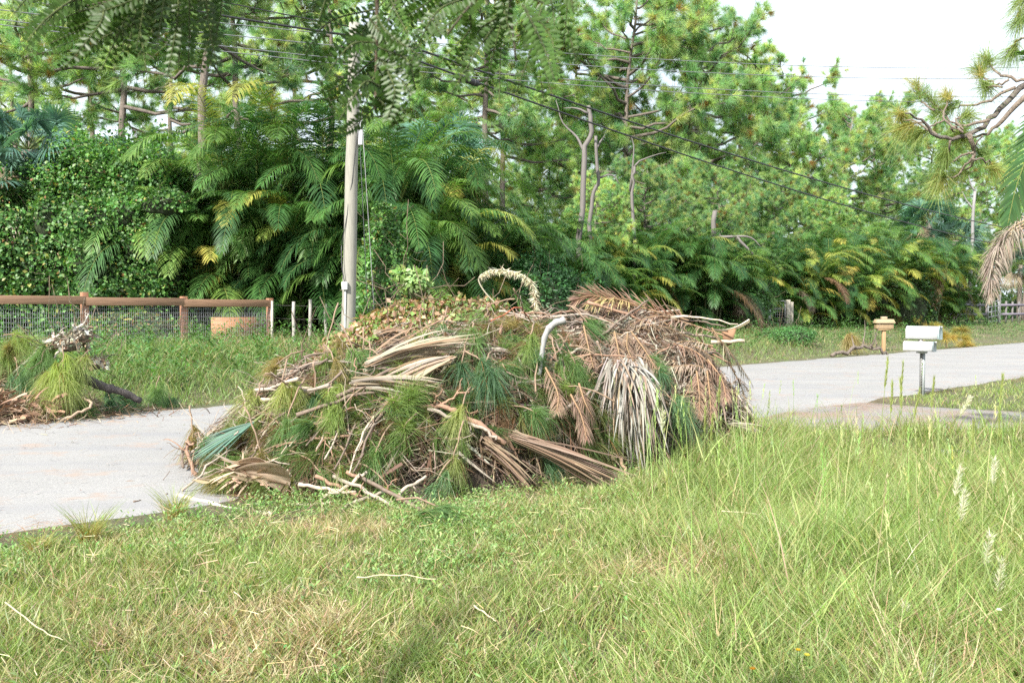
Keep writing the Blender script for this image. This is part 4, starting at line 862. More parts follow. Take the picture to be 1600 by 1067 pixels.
# unlisted branches through the pile
ZN = [(-.06, .2, 'on the low left end of the pile'), (.2, .45, 'in the left middle of the pile'), (.45, .7, 'in the right middle of the pile'), (.7, 1.05, 'on the high right end of the pile')]
SZ = [(.007, .5, 'thin bare twig'), (.012, .8, 'medium bare branch'), (.019, 1.2, 'thick bare branch')]
CN = [(GY, 'grey'), (DB, 'dark'), (RDB, 'reddish')]
for t0, t1, zl in ZN:
    for r0, L0, sl in SZ:
        for cc_, cn in CN:
            for k in range(5 if r0 < .01 else 4 if r0 < .015 else 1):
                Q = pile_pts(1, t0, t1, -1.9, .5)[0]; n_ = pile_n(*Q); p = np.array([Q[0], Q[1], float(pile_h(*Q))]) + n_ * .10
                d_ = unit(np.array([pu[0], pu[1], 0]) * random.choice((-1, 1)) + rng.normal(size=3) * .55); d_ = unit(d_ - n_ * d_.dot(n_) * .9); L_ = L0 * (.6 + .7 * random.random())
                a = p - d_ * L_ / 2; b = p + d_ * L_ / 2
                for e_ in (a, b): e_[2] = max(e_[2], float(pile_h(e_[0], e_[1])) + .03)
                stick(None, r0, r0 * .5, np.array(cc_) * (.85 + .4 * random.random()), cn + ' ' + sl + ' lying ' + zl, pts=[a, (a + b) / 2 + n_ * .06 + rdir(1)[0] * .04, b], group=cn + ' branches tangled ' + zl, subs=[(.3, .2), (.65, .25)] if r0 < .015 else [(.5, .3)])

# green pine sprigs
TG = [(.23, .34, .11), (.16, .29, .11), (.12, .24, .13), (.32, .39, .15), (.30, .27, .12)]
def sprig(px, py, ax, ci, label, L=.30, n=120, lift=.15, nt_=2, W=.0036, droop=None, spread=None, pts=None, group='green pine sprigs in the pile', tw=.35):
    p = hit(px, py, lift) if pts is None else np.array(pts); a = unit(np.array(ax, float)); e = empty('pine_sprig', p)
    if droop is None: droop, spread = ((.75 + .3 * random.random(), .75 + .3 * random.random()) if a[2] < -.6 else (.12, 1.15) if a[1] < -.8 else (.45, .6))
    if droop > .6: a = unit(a * .6 + rng.normal(size=3) * .25 + [0, -.25, .1])
    mb = MB(); tube(mb, curve(-a * tw - [0, 0, -.02], a * .02, (0, 0, .04), 6, .006), np.linspace(.009, .006, 6), (.26, .18, .12), 6); mb.build('twig', M['twig'], e, True)
    C = [a * 0] + [-a * .05 * k + rdir(1)[0] * .09 for k in range(1, nt_)]; nb = MB(); c = np.array(TG[ci])
    tufts(nb, C, np.repeat(a[None], len(C), 0) + rdir(len(C)) * .18, n, L * 1.15, W * 1.2, c, spread, droop, 5, .22); nb.build('needles', M['pine'], e)
    return tag(e, label, 'pine sprig', group)
for px, py, ax, ci, lb in [
    (425, 655, (0, -.3, -1), 3, 'yellow green sprig hanging at the far left of the slope'), (462, 650, (.1, -.4, -1), 3, 'bright yellow green sprig hanging below the left branches'), (478, 645, (.3, -.4, -1), 3, 'pale sprig fanned beside the brightest one on the left slope'),
    (515, 650, (.0, -.6, -.8), 0, 'light sprig in the centre of the left slope'), (545, 590, (.5, -.4, -.6), 1, 'fresh green sprig under the long dark branch'), (585, 590, (.7, -.3, -.5), 1, 'fresh green sprig right of the one under the dark branch'),
    (565, 600, (-.2, -.5, -.9), 2, 'blue green sprig drooping under the dark branch'), (603, 665, (.1, -1, .3), 0, 'starry yellow centred sprig facing the viewer'), (650, 600, (0, -1, .4), 0, 'starry sprig in front of the tan palm leaves'), (640, 660, (.3, -1, .1), 0, 'starry sprig with spread needles beneath the tan palm leaves'),
    (625, 700, (-.3, -.9, -.2), 0, 'big open sprig above the stick fan'), (590, 725, (-.3, -.6, -.5), 1, 'sprig spreading just above the stick fan'), (712, 668, (0, -.3, -1), 3, 'yellowing sprig hanging straight down in the middle'), (735, 565, (0, -.4, -1), 1, 'green sprig hanging from the grey branch, left of the white limb'),
    (765, 612, (.1, -.4, -1), 2, 'blue green long needled sprig hanging in the centre'), (745, 615, (-.3, -.4, -1), 2, 'blue green sprig beside the longest hanging one'), (720, 600, (-.4, -.5, -.6), 2, 'dark green sprig above the broken-ended branch'), (812, 668, (.6, -.4, -.7), 1, 'sprig with arching needles right of the broken-ended branch'),
    (820, 575, (.2, -.5, -.8), 0, 'sprig below the white curved limb'), (875, 600, (.1, -.4, -1), 1, 'green sprig hanging left of the grey fan leaf'), (905, 525, (.6, -.5, -.4), 1, 'fresh sprig lying right of the white curved limb'), (925, 540, (.7, -.4, -.6), 1, 'fresh sprig pointing down right behind the brown frond tips'),
    (535, 572, (-.3, -.3, -.6), 4, 'faded sprig behind the long dark branch'), (500, 700, (-1, -.4, -.1), 1, 'long sprig sweeping left above the tan leaf sheath'), (460, 722, (-1, -.3, -.3), 1, 'lowest sprig sweeping left towards the road'), (315, 705, (0, -.2, -1), 4, 'faded sprig at the extreme left tip of the pile'),
    (345, 770, (-.8, -.4, -.3), 4, 'sprig flattened on the ground at the left tip'), (560, 760, (.5, -.5, -.6), 0, 'sprig poking out under the stick fan'), (615, 778, (.8, -.4, -.5), 1, 'sprig lying right of the stick fan'), (665, 775, (-.4, -.4, -.6), 2, 'dark sprig in the hollow above the grass'), (690, 828, (1, -.2, -.1), 1, 'small sprig lying in the grass below the pile'),
    (840, 730, (.8, -.3, -.6), 2, 'sprig behind the dry frond at the pile foot'), (1010, 610, (.3, -.4, -1), 2, 'dark sprig right of the grey fan leaf'), (1035, 650, (0, -.3, -1), 2, 'shaded sprig low on the right half of the pile'), (1010, 595, (.8, -.4, -.2), 1, 'short green sprig above the hanging brown fronds'),
    (700, 735, (.2, -.4, -1), 3, 'yellow sprig deep in the hollow at the pile foot'), (545, 680, (-.5, -.6, -.5), 0, 'sprig in the middle of the left slope beside the grey curved twig'), (390, 690, (-.7, -.4, -.5), 4, 'faded sprig behind the green fan leaf'), (440, 600, (-.8, -.3, -.4), 4, 'faded sprig on the left shoulder')]:
    sprig(px, py, ax, ci, lb, lift=.14 if px < 400 or py > 700 else .24, L=random.uniform(.21, .32), n=random.randint(70, 140))
for k in range(28):
    t0 = (0, .2, .4)[k % 3]; Q = pile_pts(1, t0, t0 + .22, -2.0, -.2)[0]; n_ = pile_n(*Q); p = np.array([Q[0], Q[1], float(pile_h(*Q))]) + n_ * (.10 + .14 * random.random())
    sprig(0, 0, rng.normal(size=3) + np.array([0, -.5, -.4]), [0, 1, 2, 4][k % 4], ['fresh', 'green', 'dark', 'fading'][k % 4] + ' small sprig tangled ' + ['in the low left end', 'in the left slope', 'in the middle of the pile'][k % 3], random.uniform(.2, .3), random.randint(45, 110), pts=p, droop=random.uniform(.2, .7), spread=random.uniform(.5, 1.1), group='small sprigs tangled ' + ['in the low left end', 'in the left slope', 'in the middle'][k % 3], tw=random.uniform(.25, .6))
# generic dark needle mass between the sprigs
mb = MB(); Q = pile_pts(420, 0, .66, -2.2, -.2); nn = pile_n(Q[:, 0], Q[:, 1]); P = np.column_stack([Q, pile_h(Q[:, 0], Q[:, 1])]) + nn * .10
tufts(mb, P, nn * .5 + rdir(len(P)) * .5 + np.array([0, -.2, -.6]), 60, .28, .004, pick([(.08, .17, .06), (.12, .22, .07), (.14, .17, .06), (.17, .12, .07)], len(P)), .6, .4, 3)
tag(mb.build('loose_pine_needles', M['pine']), 'duller loose pine needles packed between the fresh sprigs', 'pine needles', kind='stuff')

# dead and dry palm pieces
TN = (.27, .20, .135); GW = (.50, .46, .41); BN = (.20, .125, .085)
def leafthing(name, label, cat, pos, fn, group=None, mat='dead'):
    mb = MB(); fn(mb); return tag(mb.build(name, M[mat], origin=np.asarray(pos, float)), label, cat, group)
def grey_fan(mb):
    p = hit(950, 606, .34)
    for dx, k in ((-.09, 60), (.0, 70), (.09, 60)):
        a = rng.uniform(-1, 1, k); D = np.stack([a * .26 + dx * 1.1, -.45 - .35 * rng.random(k), .30 - .9 * rng.random(k)], 1)
        L_ = .30 + .32 * rng.random(k)
        S_ = np.stack([np.ones(k), .3 * rng.normal(size=k), .25 * rng.normal(size=k)], 1)
        strips(mb, np.repeat((p + [dx, 0, 0])[None], k, 0) + rng.normal(size=(k, 3)) * .04, D, L_, .016 + .014 * rng.random(k), cvar(pick([(.33, .31, .28), (.25, .22, .19), (.40, .38, .35), (.32, .23, .17), (.16, .13, .11)], k), k, .12, .03), S=S_, bend=np.stack([a * .05, 0 * a, -(.30 + .40 * rng.random(k))], 1), segs=7, prof='leaf')
leafthing('dead_fan_leaf', 'large grey dead fan palm leaf hanging down the front of the pile', 'palm leaf', hit(950, 606, .3), grey_fan)
def tan_fans(px, py, dirpx, L_, k, sp, W=.022, cols=(TN, (.38, .32, .24), (.22, .16, .10), (.28, .24, .19)), lift=.28, drop=.12):
    def fn(mb):
        p = hit(px, py, lift); q = hit(*dirpx, lift); d = unit(q - p); s_ = unit(np.cross(d, [0, 0, 1.])); a = rng.normal(size=k) * sp
        D = d + np.outer(a, np.array([0, -.3, 1.])) * .8 + np.outer(a, s_) * .6
        strips(mb, np.repeat(p[None], k, 0) + rng.normal(size=(k, 3)) * .02, D, L_ * (.7 + .4 * rng.random(k)), W, cvar(pick(cols, k), k, .12, .04), S=np.cross(D, [0, -1., .4]), bend=np.array([0, 0, -drop]) * np.ones((k, 1)), segs=5, prof='leaf')
    return fn
for a, b, L_, k, sp, lb in [((570, 612), (720, 558), 1.05, 30, .10, 'tan dry palm leaf lying across the upper left of the pile'), ((590, 600), (690, 515), .85, 16, .07, 'narrow tan palm leaf pointing up right over the vines'), ((700, 595), (600, 625), .7, 22, .12, 'pale dry palm leaf just above the starry sprigs'), ((560, 640), (690, 618), .8, 22, .09, 'straw coloured palm leaf beneath the long dark branch'), ((580, 560), (640, 540), .5, 14, .15, 'folded tan leaf standing on the left shoulder of the pile')]:
    leafthing('dry_palm_leaf', lb, 'palm leaf', hit(*a, .2), tan_fans(*a, b, L_, int(k * 1.5), sp * 1.6, drop=.2), 'tan dry palm leaves on the pile')
leafthing('dry_palm_leaf', 'brown dry palm leaf swept along the ground at the pile foot', 'palm leaf', hit(800, 705, .1), tan_fans(790, 695, (950, 768), 1.1, 70, .13, .013, ((.20, .145, .10), (.27, .21, .155), (.13, .095, .07)), .16, .08))
leafthing('dry_palm_leaf', 'second brown palm leaf below the first at the pile foot', 'palm leaf', hit(760, 720, .1), tan_fans(755, 700, (830, 770), .55, 44, .2, .014, ((.27, .19, .13), (.2, .14, .1)), .12, .1))
leafthing('dry_palm_leaf', 'grey brown palm leaf splayed at the right foot of the pile', 'palm leaf', hit(1130, 660, .1), tan_fans(1125, 665, (1180, 700), .6, 40, .2, .014, ((.36, .32, .27), (.42, .36, .29)), .14, .1))
def blue_fan(mb):
    p = hit(408, 690, .22); fan_leaf(mb, p + [.12, .0, .06], np.array([-.85, -.4, -.62]), .12, .60, (.12, .20, .16), 22, 24, .10, .026, up=(-.45, -.65, .8))
leafthing('green_fan_leaf', 'blue green fan palm leaf pointing left down at the road', 'palm leaf', hit(418, 668, .3), blue_fan, mat='palm')
def sheath(mb):
    p = hit(352, 782, .20); A, B_ = np.meshgrid(np.linspace(0, 1, 22), np.linspace(0, 1, 16))
    for j, (o_, L_, wd, tw, cc) in enumerate([((0, 0, 0), .50, .34, .0, (.38, .30, .22)), ((-.05, .06, .03), .40, .20, .5, (.34, .25, .17)), ((.02, .04, .08), .34, .16, -.3, (.42, .32, .22))]):
        wv = wd * (.10 + .90 * A**.8); X_ = L_ * A + .05 * np.sin(B_ * 3.2) * A; v = (B_ - .5) * wv
        Z_ = o_[2] + .05 * np.sin(A * 2.2) - v * .80 + .012 * np.sin(B_ * 38 + A * 3) * A + tw * .12 * A * B_ - .05 * A**3; Y_ = o_[1] - v * -.55 - .10 * np.abs(B_ - .45) * A + .03 * np.sin(A * 7 + j) - .10 * A
        V = np.stack([X_ + o_[0], Y_, Z_], -1).reshape(-1, 3) + p; i = np.arange(15)[:, None] * 22 + np.arange(21)[None]
        mb.add(V, [np.stack([i, i + 1, i + 23, i + 22], -1).reshape(-1, 4)], cvar([cc], 352, .06, .02))
    k = 46; strips(mb, p + rng.normal(size=(k, 3)) * [.12, .06, .04] + [.12, 0, .0], np.column_stack([rng.normal(size=k), rng.normal(size=k) * .4, rng.normal(size=k) * .35 + .1]), .10 + .14 * rng.random(k), .028, cvar([(.36, .27, .19)], k, .25, .05), bend=rdir(k) * .05, segs=4, prof='leaf')
leafthing('leaf_sheath', 'broad tan crumpled palm sheath at the foot of the pile', 'palm sheath', hit(425, 780, .1), sheath)
def boot(mb):
    p = hit(1085, 533, .22); t = np.linspace(0, 1, 12)[:, None]; P = p + t * [.50, -.02, 0] + np.array([0, 0, 1.]) * (-.05 * np.sin(t * 3.1) + .09 * t**2); w = .035 + .03 * t
    V = np.concatenate([P + [0, -.5, 0] * w + [0, 0, .3] * w, P + [0, 0, -.35] * w, P + [0, .5, 0] * w + [0, 0, .3] * w]); i = np.arange(11)
    mb.add(V, [np.stack([i, i + 1, i + 13, i + 12], 1), np.stack([i + 12, i + 13, i + 25, i + 24], 1)], (.62, .56, .46))
leafthing('palm_boot', 'cream upturned palm leaf base at the top right of the pile', 'palm sheath', hit(1085, 533, .2), boot)
def boot2(mb):
    p = hit(1120, 545, .2); V = np.array([[-.09, 0, .06], [.04, -.03, .10], [.09, 0, .13], [.03, -.02, -.08], [-.02, -.03, -.10], [-.07, 0, -.02]]) + p; W_ = V + [0, .03, 0]
    i = np.arange(6); j = (i + 1) % 6; mb.add(np.vstack([V, W_]), [i[None], (i + 6)[::-1][None], np.stack([i, i + 6, j + 6, j], 1)], (.30, .18, .11))
leafthing('palm_boot', 'orange tan torn fibre piece under the cream leaf base', 'palm sheath', hit(1120, 545, .2), boot2)
# brown dead feather fronds
def bfrond(pix, label, ll=.26, n=60, c=BN, c1=(.26, .19, .14), lift=.25, hang=.5, lw=.010, fold=.1, group='brown dead feather fronds on the pile', pts=None, side=None, fwd=.8, name='dead_frond'):
    P = path([hit(a, b, lift) for a, b in pix] if pts is None else pts, 5); o = P[0]; mb = MB(); frond_path(mb, P - o, n, ll, lw, c, c1, fold, (.33, .22, .13), .012, side, hang, .12, .06, fwd); return tag(mb.build(name, M['dead'], loc=o), label, 'palm frond', group)
t_ = hit(1010, 505, .2); bfrond(None, 'reddish brown dead frond rising at the top right of the pile', .34, 70, (.25, .14, .09), (.33, .24, .18), pts=[t_ + [.45, .1, -.12], t_, at(965, 472, t_[1] - .1), at(925, 462, t_[1] - .2), at(896, 470, t_[1] - .3)], hang=.1, fwd=1.7, lw=.012, fold=.0, side=(0, 1, .15))
t_ = hit(1010, 520, .2); bfrond(None, 'brown dead frond lying over the right crest of the pile', .3, 60, (.21, .14, .10), (.30, .23, .17), pts=[t_ + [.8, 0, -.15], t_ + [.35, 0, .0], t_ + [0, -.1, .08], t_ + [-.35, -.2, -.02]], hang=.5, lw=.012)
t_ = hit(955, 500, .2); bfrond(None, 'yellow straw coloured frond tuft under the reddish frond', .3, 40, (.42, .34, .12), (.46, .40, .2), pts=[t_ + [.3, 0, -.02], t_ + [0, -.1, .06], t_ + [-.3, -.15, .0]], hang=.5, lw=.008)
for pix, lb in [([(905, 545), (912, 580), (918, 612)], 'brown comb-like frond left of the grey fan leaf'), ([(940, 548), (948, 575), (950, 600)], 'brown comb-like frond directly above the grey fan leaf'), ([(965, 552), (972, 578), (970, 600)], 'brown comb-like frond above the right side of the grey fan leaf'),
                ([(1068, 600), (1068, 632), (1065, 665)], 'curled brown frond hanging right of the grey fan leaf'), ([(1082, 600), (1086, 635), (1084, 670)], 'second curled brown frond hanging right of the grey fan leaf'), ([(868, 640), (880, 670), (885, 700)], 'dull brown frond hanging in the dark hollow'), ([(880, 620), (890, 650), (900, 672)], 'rust brown frond above the dark hollow'), ([(840, 600), (850, 640), (845, 668)], 'rust brown frond left of the dark hollow'), ([(1090, 585), (1105, 610), (1110, 640)], 'dry brown fan of fibres under the grey twig'),
                ([(985, 540), (1005, 580), (1008, 610)], 'brown frond tips bristling at the right of the grey leaf')]:
    bfrond(pix, lb, .13, 46, lift=.26, hang=.9, lw=.008)
for k in range(16):
    Q = pile_pts(1, .68, 1.06, -1.5, .3)[0]; n_ = pile_n(*Q); p = np.array([Q[0], Q[1], float(pile_h(*Q))]) + n_ * .12; d_ = unit(rng.normal(size=3) * .6 + np.array([.5, -.2, .05])); d_ = unit(d_ - n_ * d_.dot(n_) * .8)
    bfrond(None, 'shrivelled brown frond lying on the right end of the pile', .24, 40, BR[random.randrange(6)], pts=[p - d_ * .4, p + n_ * .08, p + d_ * .4 - [0, 0, .08]], hang=.8, group='shrivelled fronds on the right end of the pile', lw=.011)
for k, (a, b) in enumerate([((1120, 560), (1175, 600)), ((1130, 590), (1172, 640)), ((1110, 545), (1155, 575))]):
    p = hit(*a, .15); q = at(b[0], b[1], p[1] - .05); bfrond(None, ['drooping dark frond tip at the right end, uppermost', 'drooping dark frond tip at the right end, lowest', 'drooping dark frond tip below the cream leaf base'][k], .22, 26, (.20, .17, .12), (.3, .27, .2), pts=[p - (q - p) * .5, p, (p + q) / 2 + [0, 0, .04], q], hang=.6, lw=.012)
# dry flower stalk
def flower(mb):
    D_ = 11.3; P = path([at(815, 500, D_), at(770, 470, D_), at(748, 436, D_), at(775, 422, D_), at(812, 428, D_), at(832, 444, D_), at(836, 470, D_), at(838, 492, D_)], 8); tube(mb, P, np.linspace(.010, .005, len(P)), (.46, .42, .32), 5)
    i = rng.integers(18, len(P), 620); Q = P[i]; strips(mb, Q + rng.normal(size=(620, 3)) * .006, rdir(620) + [0, 0, -.9], .06 + .05 * rng.random(620), .009, cvar([(.60, .56, .40)], 620), segs=2)
leafthing('dry_flower_stalk', 'arching cream flower stalk curling above the top of the pile', 'flower stalk', at(815, 500, 11.3), flower)
stick(None, .008, .005, (.40, .12, .06), 'thin orange red stalk beside the white curved limb', pts=[hit(760, 530, .2), hit(800, 515, .25), at(835, 508, hit(840, 530)[1]), at(858, 515, hit(840, 530)[1])], lift=.2)
mb = MB(); 
# half-withered vines heaped on the back left
vb = []
for px, py, d_, r in [(555, 555, 11.0, .42), (600, 534, 11.1, .5), (645, 518, 11.2, .52), (690, 508, 11.3, .5), (740, 506, 11.4, .48), (785, 518, 11.5, .36), (532, 572, 10.8, .34), (625, 540, 10.9, .45), (700, 522, 11.0, .40), (760, 524, 11.1, .34)]:
    p = at(px, py, d_); vb.append((p[0], p[1], p[2], r, r * .8, r * .62))
bush('withered_vines', 'half withered vines with pinkish brown and green leaves heaped on the back of the pile', 'vines', vb, 13000, .06, [(.34, .22, .13), (.26, .15, .09), (.42, .30, .19), (.16, .25, .07), (.24, .32, .12)], p=[.28, .2, .17, .2, .15], core=(.10, .07, .05), twigs=50, asp=.75, mat='leaf')
p = at(652, 452, 11.3); bush('vine_tip', 'pale green leafy vine tip standing on top of the withered vines', 'vines', [(p[0], p[1], p[2], .16, .14, .2), (p[0] - .15, p[1], p[2] + .12, .13, .1, .12)], 500, .07, [(.30, .40, .16), (.24, .36, .14)], core=(.1, .12, .05), twigs=14, asp=.6)

# ------------------------------------------------------------------ smaller debris across the road
def lp_h(x, y): return float(gz(x, y)) + .95 * math.exp(-((x + 7.6) / .95)**2 - ((y - 14.3) / 1.0)**2)
X, Y = np.meshgrid(np.linspace(-10.5, -4.6, 60), np.linspace(12.2, 16.6, 50)); Z = gz(X, Y) + .80 * np.exp(-((X + 7.6) / .95)**2 - ((Y - 14.3) / 1.0)**2) - .05 + .08 * vn(X * 7, Y * 7, 5); i = np.arange(49)[:, None] * 60 + np.arange(59)[None]
mb = MB(); mb.add(np.stack([X, Y, Z], -1), [np.stack([i, i + 1, i + 61, i + 60], -1)[(Z - gz(X, Y))[:-1, :-1] > .05]], (.08, .055, .035))
n = 5000; x = -7.5 + rng.normal(size=n) * 1.0; y = 14.1 + rng.normal(size=n) * .8; z = gz(x, y) + .82 * np.exp(-((x + 7.6) / .95)**2 - ((y - 14.3) / 1.0)**2) + .05 * rng.random(n); D = rdir(n); D[:, 2] *= .4
strips(mb, np.stack([x, y, z], 1), D, .15 + .2 * rng.random(n), .012, cvar(pick(BR + [(.45, .3, .2)], n), n), bend=rdir(n) * .05)
tag(mb.build('roadside_litter', M['dead']), 'brown leaf and twig litter heaped across the road at the left', 'leaf litter', kind='stuff')
TG += [(.24, .36, .09)]
for px, py, d_, ax, ci, lb in [(25, 540, 14.0, (.3, -.3, .3), 4, 'orange centred sprig topping the small roadside heap'), (40, 530, 13.9, (1, -.3, -.1), 0, 'big fan of green needles pointing right on the small heap'), (10, 560, 13.9, (-.2, -.4, -.6), 0, 'green sprig cut by the left edge of the photo'), (60, 560, 13.8, (.2, -.4, -.8), 1, 'darker drooping sprig on the small heap'),
                           (78, 590, 13.5, (0, -.3, -1), 3, 'yellow green sprig hanging low on the small heap'), (98, 585, 13.5, (.1, -.3, -1), 5, 'second yellow green sprig hanging low on the small heap'), (120, 572, 13.6, (.3, -.3, -1), 3, 'third and rightmost yellow green hanging sprig'), (105, 600, 13.4, (.5, -.3, -.8), 3, 'low sprig in front of the dark log'),
                           (170, 628, 14.4, (.3, -.4, -.3), 2, 'dark needles lying under the black log'), (200, 632, 14.9, (.8, -.4, -.2), 2, 'dark needles lying on the road edge right of the black log'), (240, 610, 15.3, (0, -.3, -.9), 1, 'small upright tuft of needles at the road edge'), (262, 625, 15.6, (.4, -.4, -.6), 2, 'second small tuft at the road edge'), (130, 640, 13.7, (.4, -.4, -.5), 1, 'sprig spread on the litter below the log'), (30, 600, 13.7, (.2, -.5, -.8), 2, 'shaded sprig in the left heap')]:
    q = at(px, py, d_); q[2] = max(q[2], float(gz(q[0], q[1])) + .08); sprig(0, 0, ax, ci, lb, .34, 120, nt_=4, W=.0045, pts=q, group='pine sprigs in the small heap across the road', tw=.4)
stick(None, .075, .05, (.10, .085, .08), 'thick black-barked log lying at the road edge on the left', name='log', pts=[at(118, 588, 13.9), at(150, 600, 13.9), at(185, 612, 14.0), at(218, 626, 14.2)], mat='bark', cat='log')
stick(None, .02, .015, (.36, .26, .18), 'curved pale branch resting on the litter below the log', pts=[at(85, 662, 13.15), at(115, 648, 13.2), at(138, 636, 13.3), at(140, 628, 13.4), at(125, 622, 13.5)])
stick(None, .022, .016, (.52, .36, .22), 'split orange tan stick lying at the left edge of the road', pts=[at(0, 667, 12.9), at(20, 658, 12.95), at(38, 653, 13.0)])
for k, pp in enumerate([[(18, 585), (45, 560), (58, 543)], [(70, 536), (95, 522), (100, 520)], [(84, 560), (95, 545), (130, 520)], [(120, 512), (132, 505), (138, 490)]]):
    stick(None, .018, .008, (.50, .45, .38), ['pale lichened branch leaning on the small heap at left', 'forked grey twig above the small heap', 'dark bent twig under the withered leaves', 'upright thin twig in front of the first fence post'][k], pts=[at(a, b, 13.9) for a, b in pp], subs=[(.5, .2), (.8, .2)])
bush('withered_leaves', 'curled grey white dead leaves on twigs above the small heap', 'dead leaves', [B(105, 14.0, 1.05, .28, .2, .14), B(128, 14.0, 1.2, .16, .12, .14), B(140, 14.2, .75, .25, .2, .12)], 700, .08, [(.50, .47, .40), (.40, .38, .30), (.34, .24, .16)], core=(.2, .17, .12), twigs=30, asp=.5, mat='dead')
def husk(mb):
    p = np.array([-6.55, 13.25, .18])
    for j in range(150):
        o_ = np.array([rng.uniform(-1.0, .25), rng.uniform(-.25, .3), rng.uniform(-.12, .18)]); a = rng.uniform(-1, 1); d = unit(np.array([1, .2 * a, .3 + .5 * rng.normal()])); t = np.linspace(0, 1, 6)[:, None]
        P = p + o_ + d * t * rng.uniform(.08, .26) + np.array([0, 0, 1]) * .02 * np.sin(t * 3 + a); s_ = unit(np.cross(d, rdir(1)[0])) * .022
        V = np.concatenate([P - s_ * (1 - .4 * t), P + s_ * (1 - .4 * t) + [0, 0, .02]]); i = np.arange(5); mb.add(V, [np.stack([i, i + 1, i + 7, i + 6], 1)], cvar([(.34, .21, .14), (.26, .16, .11), (.42, .30, .22)][j % 3], 12, .15, .03))
leafthing('fibrous_husk', 'crumpled orange tan palm fibre at the left road edge', 'palm sheath', (-6.6, 13.2, .15), husk)
# fallen limbs by the timber letterbox
stick(None, .06, .04, (.20, .16, .13), 'dark crooked limb lying on the far verge in front of the timber letterbox', name='fallen_limb', pts=[at(1300, 556, 31), at(1325, 549, 31.3), at(1350, 541, 31.8), at(1370, 544, 32), at(1388, 556, 32.2)], subs=[(.2, .9), (.35, 1.1), (.5, .9), (.6, 1.0), (.75, .7), (.85, .8)], mat='bark', wob=.04)
for px, py, d_, lb in [(1332, 528, 33, 'yellowing needles on the fallen limb by the timber letterbox')]:
    sprig(0, 0, (.2, -.4, -.6), 4, lb, .5, 120, nt_=5, W=.012, pts=at(px, py, d_), group='yellowing brush on the far verge')
YB = [(.40, .36, .10), (.34, .28, .09), (.26, .28, .09)]
for k, (px, py, d_, r) in enumerate([(1455, 512, 38, .45), (1478, 528, 38, .6), (1500, 530, 39, .6), (1502, 516, 39.5, .35), (1510, 540, 38.5, .4)]):
    q = at(px, py, d_); e = empty('needle_clump', q); mb = MB(); tube(mb, curve((0, 0, -r), (.05, 0, 0), n=4, wob=.02), [.03, .025, .02, .01], (.3, .2, .13), 5); mb.build('twig', M['twig'], e)
    nb = MB(); A = rdir(12); A[:, 2] = np.abs(A[:, 2]) * .5; tufts(nb, A * r * .5, A, 40, .38, .014, pick(YB, 12), .8, .35, 3); nb.build('needles', M['pine'], e)
    tag(e, ['yellow needle clump highest beside the upper letterbox', 'yellow needle clump behind the right end of the letterboxes', 'yellow needle clump in front of the board fence', 'upright yellow tuft against the board fence', 'low yellow clump at the edge of the road'][k], 'pine brush', 'yellowing brush on the far verge')

# ------------------------------------------------------------------ tall seeding grass stalks in the verge
SC = (.30, .36, .14); SH = (.42, .44, .20)
def stalk(px, py, d_, label, lean=0, hs=.16, c=SC, ch=SH, fluffy=1.0, gl=0):
    t = at(px, py, d_); bx = t[0] - lean; b = np.array([bx, d_ + .05, float(gz(bx, d_))]); e = empty('seed_grass', b); t = t - b; mb = MB()
    P = curve((0, 0, 0), t, (-lean * .2, 0, .02), 9); tube(mb, P, np.linspace(.0042, .0016, 9), c, 5, False)
    k = 4; D = rdir(k) * .5 + [0, 0, 1.]; strips(mb, P[rng.integers(1, 4, k)], D, .3 + .25 * rng.random(k), .008, cvar([c], k), bend=np.array([0, 0, -.1]) * np.ones((k, 1)) + rdir(k) * .1, segs=4); mb.build('stem', M['grass'], e)
    nb = MB(); m_ = 150; f = rng.random(m_); d = unit(P[-1] - P[-2]); Q = P[-1] - d * hs * f[:, None] * 1.6
    strips(nb, Q, d * .9 + rdir(m_) * .38 * fluffy, .028 + .03 * rng.random(m_), .0042, cvar([ch], m_, .15, .05), segs=2); nb.build('seed_head', M['grass'], e)
    return tag(e, label, 'seeding grass', 'tall seeding grasses')
ST_ = [(1388, 562, 7.2, .06, 'tallest green seed stalk left of the letterbox post'), (1396, 600, 7.0, .02, 'thick drooping seed stalk below the tallest one'), (1412, 570, 7.5, .03, 'seed stalk standing just in front of the letterbox post'), (1408, 592, 7.0, -.05, 'slim seed stalk crossing the letterbox post'),
       (1461, 592, 7.2, .04, 'seed stalk right of the letterbox post'), (1568, 588, 7.0, .03, 'tall seed stalk near the right edge'), (1564, 640, 6.6, -.03, 'lower seed stalk beneath the one near the right edge'), (1438, 612, 7.6, .10, 'leaning seed stalk beside the steel post'), (1518, 622, 7.4, .30, 'pale seed stalk leaning far right over the drive'),
       (1524, 660, 6.8, 0, 'short seed stalk between the drive and the right edge'), (1126, 592, 8.4, .02, 'green seed stalk in front of the right end of the pile'), (1103, 640, 8.2, 0, 'second seed stalk in front of the right end of the pile'), (1036, 640, 8.2, -.02, 'pale forked seed stalk right of the grey fan leaf'), (1115, 650, 8.0, .03, 'bushy seed stalk between two others by the pile'), (1072, 700, 8.0, .05, 'short bent seed stalk at the right foot of the pile'),
       (1370, 720, 6.5, .05, 'seed stalk rising from the dense grass left of the culvert'), (1385, 790, 5.2, .10, 'dark slanting seed stalk in the right foreground'), (1512, 770, 5.0, .03, 'fluffy white seed stalk in the right foreground'), (1553, 840, 4.7, .02, 'white seed stalk near the right edge of the foreground'), (1572, 880, 4.5, 0, 'nearest white seed stalk at the right edge'), (1505, 735, 5.6, .06, 'hazy white seed stalk above the right foreground'), (1558, 720, 6.0, 0, 'thin white seed stalk beside the culvert'), (1364, 965, 4.3, .08, 'green seed stalk low in the right foreground'), (1420, 950, 4.3, .0, 'pinkish white seed stalk at the bottom right')]
